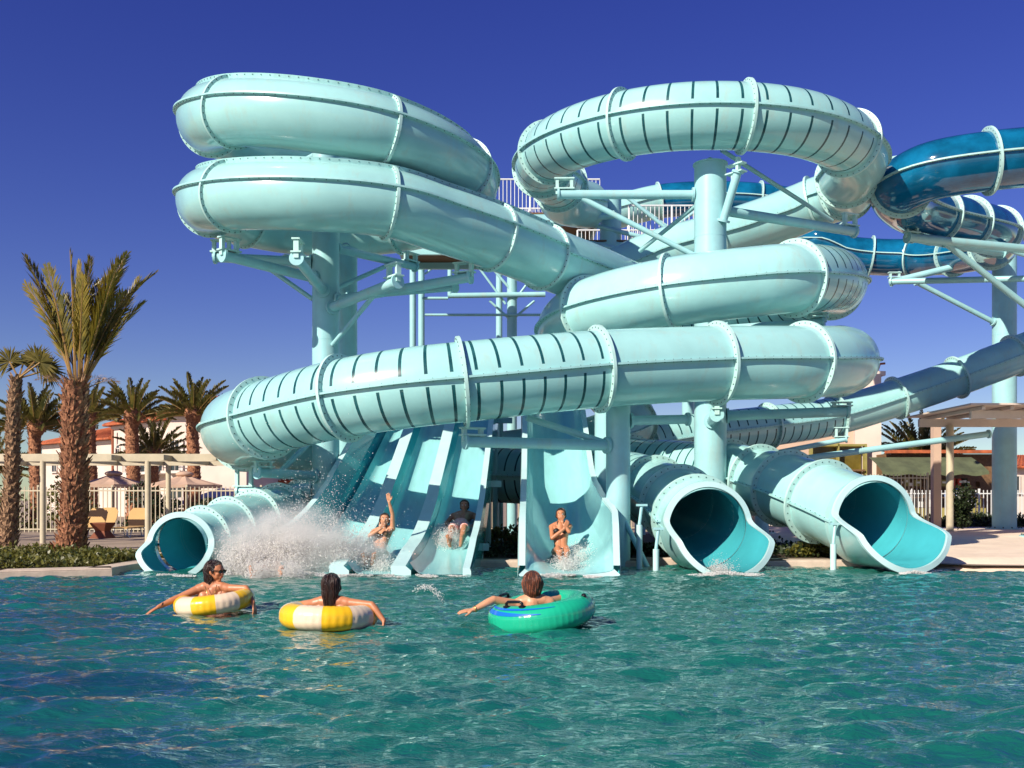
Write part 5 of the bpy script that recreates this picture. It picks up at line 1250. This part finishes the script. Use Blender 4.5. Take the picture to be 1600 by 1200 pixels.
# leopard bikini, arm up, second lane
Y0 = 18.0; x0 = XX(592, Y0); zs = zb(Y0)+.12
J = dict(hl=(x0-.10, Y0, zs+.0), hr=(x0+.09, Y0, zs+.0), chest=(x0+.02, Y0+.22, zs+.30), neck=(x0+.055, Y0+.32, zs+.48), head=(x0+.065, Y0+.28, zs+.62),
    sl=(x0-.13, Y0+.26, zs+.40), sr=(x0+.21, Y0+.30, zs+.46), el=(x0-.17, Y0+.02, zs+.34), er=(x0+.22, Y0+.22, zs+.73), wl=(x0+.02, Y0+.04, zs+.46), wr=(x0+.165, Y0+.16, zs+.95),
    kl=(x0-.13, Y0-.42, zs+.06), kr=(x0+.02, Y0-.42, zs+.09), al=(x0-.13, Y0-.82, zs-.08), ar=(x0-.0, Y0-.82, zs-.08), tl=(x0-.16, Y0-.88, zs+.05), tr=(x0+.03, Y0-.88, zs+.05), front=(0, -.82, .56))
person('person', 'woman in leopard bikini waving one raised arm on the open multi lane slide', J, skin='skin2', face=(.15, -1, .12), up=(.12, .2, 1), hair='hair', style='bun', clothes=bikini(J, 'leopard'),
    hc=(.4, .05), hd=((.5, .1, .8), (-.12, -.1, 1)), pn=((-.2, 1, 0), (0, -1, 0)), ts=(1, 1))
# man in pink shorts, right lane
Y0 = 19.55; x0 = XX(719, Y0); zs = zb(Y0)+.13
J = dict(hl=(x0-.10, Y0, zs+.0), hr=(x0+.10, Y0, zs+.0), chest=(x0+.02, Y0+.40, zs+.16), neck=(x0+.05, Y0+.60, zs+.27), head=(x0+.055, Y0+.60, zs+.40),
    sl=(x0-.17, Y0+.52, zs+.20), sr=(x0+.24, Y0+.54, zs+.21), el=(x0-.29, Y0+.34, zs+.06), er=(x0+.34, Y0+.36, zs+.08), wl=(x0-.20, Y0+.08, zs+.04), wr=(x0+.27, Y0+.10, zs+.04),
    kl=(x0-.14, Y0-.44, zs-.02), kr=(x0+.10, Y0-.44, zs+.0), al=(x0-.16, Y0-.86, zs-.30), ar=(x0+.06, Y0-.86, zs-.29), tl=(x0-.20, Y0-.90, zs-.15), tr=(x0+.09, Y0-.90, zs-.14))
Jv = {k: Vector(v) for k, v in J.items()}; hp = (Jv['hl']+Jv['hr'])/2
shorts = capsule_test((Jv['hl'], Jv['hl'].lerp(Jv['kl'], .62), .125), (Jv['hr'], Jv['hr'].lerp(Jv['kr'], .62), .125), (hp, hp.lerp(Jv['chest'], .12), .17))
person('person', 'bare chested man in pink patterned shorts lying back on the right hand lane', J, skin='skind', face=(-.05, -1, .1), up=(0, .3, 1), female=False, hair='hair', style='short', clothes=[('swim_shorts', 'pink', shorts, .014)],
    hc=(.3, .3), hd=((.2, -1, -.1), (-.2, -1, -.1)), pn=((0, 0, -1), (0, 0, -1)), ts=(1, -1))
# rider vanished in the splash: only the soles show; whole body lies behind the spray
Y0 = 16.95; x0 = XX(433, Y0); zs = .12
J = dict(hl=(x0-.10, Y0, zs), hr=(x0+.10, Y0, zs), chest=(x0, Y0+.40, zs+.05), neck=(x0, Y0+.6, zs+.1), head=(x0, Y0+.70, zs+.14), sl=(x0-.18, Y0+.52, zs+.06), sr=(x0+.18, Y0+.52, zs+.06),
    el=(x0-.3, Y0+.3, zs), er=(x0+.3, Y0+.3, zs), wl=(x0-.22, Y0+.1, zs), wr=(x0+.22, Y0+.1, zs), kl=(x0-.18, Y0-.36, zs+.0), kr=(x0+.16, Y0-.36, zs+.0), al=(x0-.23, Y0-.74, zs-.10), ar=(x0+.23, Y0-.74, zs-.10), tl=(x0-.26, Y0-.76, zs+.06), tr=(x0+.26, Y0-.76, zs+.06), front=(0, -.2, 1))
person('person', 'rider hidden inside the big splash, only the two bare feet show above the water', J, skin='skin2', face=(0, -.4, 1), up=(0, 1, .3), hair='hairb', style='short', clothes=bikini(J, 'black'), hc=(.3, .3))

# ------------------------------------------------------------------ splash, spray and foam
def droplets(name, Pn, size, m, label, cat, kind='stuff'):
    N = len(Pn); o6 = np.array([[1,0,0],[-1,0,0],[0,1,0],[0,-1,0],[0,0,1],[0,0,-1]], float)
    S = size.reshape(-1, 1, 1); st = 1+rng.random((N, 1, 3))*.6
    V = (Pn[:, None, :]+o6[None]*S*st).reshape(-1, 3)
    f8 = np.array([[0,2,4],[2,1,4],[1,3,4],[3,0,4],[2,0,5],[1,2,5],[3,1,5],[0,3,5]])
    FA = (np.arange(N)[:, None, None]*6+f8[None]).reshape(-1, 3)
    return tag(rawmesh(name, V, FA, m, kind, None), label, cat)
def burst(c, n, speed, spread, tmax=.42, dirv=(0,-.1,1), g=9.8, smin=.003, smax=.012):
    d = rng.normal(size=(n, 3))*np.array(spread)+np.array(dirv); v = d*speed*(rng.random((n, 1))**.6); t = tmax*rng.random((n, 1))
    t = np.maximum(t, .04)
    P_ = np.array(c)+rng.normal(size=(n, 3))*.10+v*t; P_[:, 2:] -= .5*g*t*t
    s = smin+(smax-smin)*rng.random(n)**4
    k = P_[:, 2] > 0.0
    return P_[k], s[k]
PS = []; SS = []
def addb(*a, **k): p, s_ = burst(*a, **k); PS.append(p); SS.append(s_)
cx0 = XX(450, 17.0)
addb((cx0, 17.0, .25), 150000, 2.7, (.66, .30, .42), .36, (0, 0, .80), smin=.002, smax=.009)
addb((cx0-.05, 16.9, .2), 40000, 1.7, (.6, .30, .42), .30, (0, 0, .7), smin=.005, smax=.014)
addb((XX(395,16.8), 16.8, .2), 34000, 2.5, (.55, .25, .4), .34, (-.35, -.1, .55))
addb((XX(525,17.2), 17.1, .25), 34000, 2.5, (.6, .25, .5), .34, (.2, .1, .55))
addb((XX(470,17.3), 17.3, .5), 9000, 4.0, (.6, .3, .6), .42, (.25, .1, .8), smax=.008)
for e in (410, 457): addb((XX(e,16.3), 16.2, .03), 6000, 1.9, (.34, .12, .15), .30, (0, -.15, .8), smax=.008)
mst = bpy.data.materials.new('spray_mist'); mst.use_nodes = True; n_ = mst.node_tree; n_.nodes.clear()
pv = n_.nodes.new('ShaderNodeVolumePrincipled'); pv.inputs['Color'].default_value = (1, .99, .98, 1); pv.inputs['Anisotropy'].default_value = 0.2
tx = n_.nodes.new('ShaderNodeTexNoise'); tx.inputs['Scale'].default_value = 3.2; tx.inputs['Detail'].default_value = 4; tcn = n_.nodes.new('ShaderNodeTexCoord'); n_.links.new(tcn.outputs['Object'], tx.inputs['Vector'])
ln = n_.nodes.new('ShaderNodeVectorMath'); ln.operation = 'LENGTH'; n_.links.new(tcn.outputs['Object'], ln.inputs[0])
mr = n_.nodes.new('ShaderNodeMapRange'); mr.inputs[1].default_value = .15; mr.inputs[2].default_value = .98; mr.inputs[3].default_value = 1; mr.inputs[4].default_value = 0; n_.links.new(ln.outputs['Value'], mr.inputs[0])
ms_ = n_.nodes.new('ShaderNodeMapRange'); ms_.inputs[1].default_value = .36; ms_.inputs[2].default_value = .62; ms_.inputs[3].default_value = 0; ms_.inputs[4].default_value = 9.0; n_.links.new(tx.outputs['Fac'], ms_.inputs[0])
mm = n_.nodes.new('ShaderNodeMath'); mm.operation = 'MULTIPLY'; n_.links.new(mr.outputs[0], mm.inputs[0]); n_.links.new(ms_.outputs[0], mm.inputs[1]); n_.links.new(mm.outputs[0], pv.inputs['Density'])
vo = n_.nodes.new('ShaderNodeOutputMaterial'); n_.links.new(pv.outputs[0], vo.inputs['Volume']); M['mist'] = mst
def mist(c, sc_, label):
    mb = MB(); mb.ball((0,0,0), 1.0, 'mist', n=12); o = mb.build('spray_mist', None); o.location = c; o.scale = sc_; tag(o, label, 'splash', kind='stuff')
mist((cx0, 17.0, .52), (1.45, .55, .78), 'milky spray mist at the heart of the big burst')
mist((XX(568, 17.4), 17.35, .35), (.60, .45, .38), 'thin spray mist beside the woman in the leopard bikini')
PA = np.concatenate(PS); SA = np.concatenate(SS); kk = PA[:, 0] > XX(332+25*rng.random(len(PA)), 17.0)
droplets('splash', PA[kk], SA[kk], 'spray', 'big white burst of spray between the small left mouth and the multi lane slide', 'splash')
PS = []; SS = []
addb((XX(575,17.6), 17.5, .25), 9000, 1.6, (.5, .3, .3), .28, (-.15, -.2, .45), smax=.008)
addb((XX(600,17.2), 17.1, .12), 4500, 1.2, (.6, .25, .3), .25, (.1, -.2, .3), smax=.008)
droplets('splash', np.concatenate(PS), np.concatenate(SS), 'spray', 'spray thrown up by the woman in the leopard bikini', 'splash')
PS = []; SS = []
Yp = 19.0; addb((XX(703,Yp), Yp-.1, zb(Yp)+.12), 5500, 1.3, (.55, .35, .4), .26, (-.15, -.1, .5), smax=.008)
droplets('splash', np.concatenate(PS), np.concatenate(SS), 'spray', 'spray around the legs of the man in pink shorts', 'splash')
PS = []; SS = []
addb((XX(885,17.2), 17.2, .14), 6500, 1.3, (.55, .3, .35), .26, (.12, -.2, .4), smax=.009); addb((XX(905,17.8), 17.8, .3), 2500, 1.3, (.4, .3, .4), .28, (.1, 0, .5), smax=.008)
droplets('splash', np.concatenate(PS), np.concatenate(SS), 'spray', 'spray around the legs of the woman in the black bikini', 'splash')
# thin arc of drops between rings
n = 420; f = rng.random(n); P_ = np.stack([XX(648+45*f, 12.4)+rng.normal(size=n)*.02*(1+f), np.full(n, 12.4)+rng.normal(size=n)*.05, ZZ(920+48*f**.7, 12.4)+rng.normal(size=n)*.02], 1); P_[:, 2] = np.maximum(P_[:, 2], .01)
P_ = np.array([[XX(650+42*a, 12.4)+b*.02, 12.4+c*.06, max(.01, .02+.34*(1-a)*(.3+a)*1.2+d*.018)] for a, b, c, d in zip(f, rng.normal(size=n), rng.normal(size=n), rng.normal(size=n))])
droplets('splash', P_, .002+.006*rng.random(n)**3, 'spray', 'thin trail of drops over the water left of the reaching arm', 'splash')
# foam patches on the water, each one irregular ripple of froth
def foam(cx, cy, rx, ry, n, label, hgt=.05):
    r_ = np.sqrt(rng.random(n)); a = rng.random(n)*2*math.pi; x = cx+rx*r_*np.cos(a); y = cy+ry*r_*np.sin(a)
    q = np.array([mnoise(Vector((u*2.6, v*4.0, 3))) for u, v in zip(x, y)]); k = (q > -.25+.5*r_)
    x, y, r_ = x[k], y[k], r_[k]; z = .012+hgt*(1-r_)*rng.random(len(x))*1.2
    droplets('foam', np.stack([x, y, z], 1), .003+.009*rng.random(len(x))**2, 'foam', label, 'foam')
foam(XX(1130,16.9), 16.75, .70, .30, 3500, 'white churned water pouring from the middle exit mouth', .05)
PS = []; SS = []
addb((XX(1125,17.0), 17.0, .02), 6000, 1.3, (.6, .25, .25), .2, (0, -.3, .45), smin=.002, smax=.007)
droplets('splash', np.concatenate(PS), np.concatenate(SS), 'spray', 'low spray at the lip of the middle exit mouth', 'splash')
foam(XX(1425,16.9), 16.8, .40, .16, 2500, 'thin white froth at the right exit mouth', .06)
foam(XX(265,16.6), 16.5, .75, .22, 3000, 'thin froth in front of the small left mouth', .03)
foam(XX(870,16.5), 16.3, .75, .32, 5500, 'froth in front of the single open chute', .06)
foam(XX(600,16.5), 16.35, 1.6, .20, 5000, 'froth along the foot of the multi lane slide', .05)
foam(XX(440,16.5), 16.5, 1.1, .30, 7000, 'froth below the big burst of spray', .10)
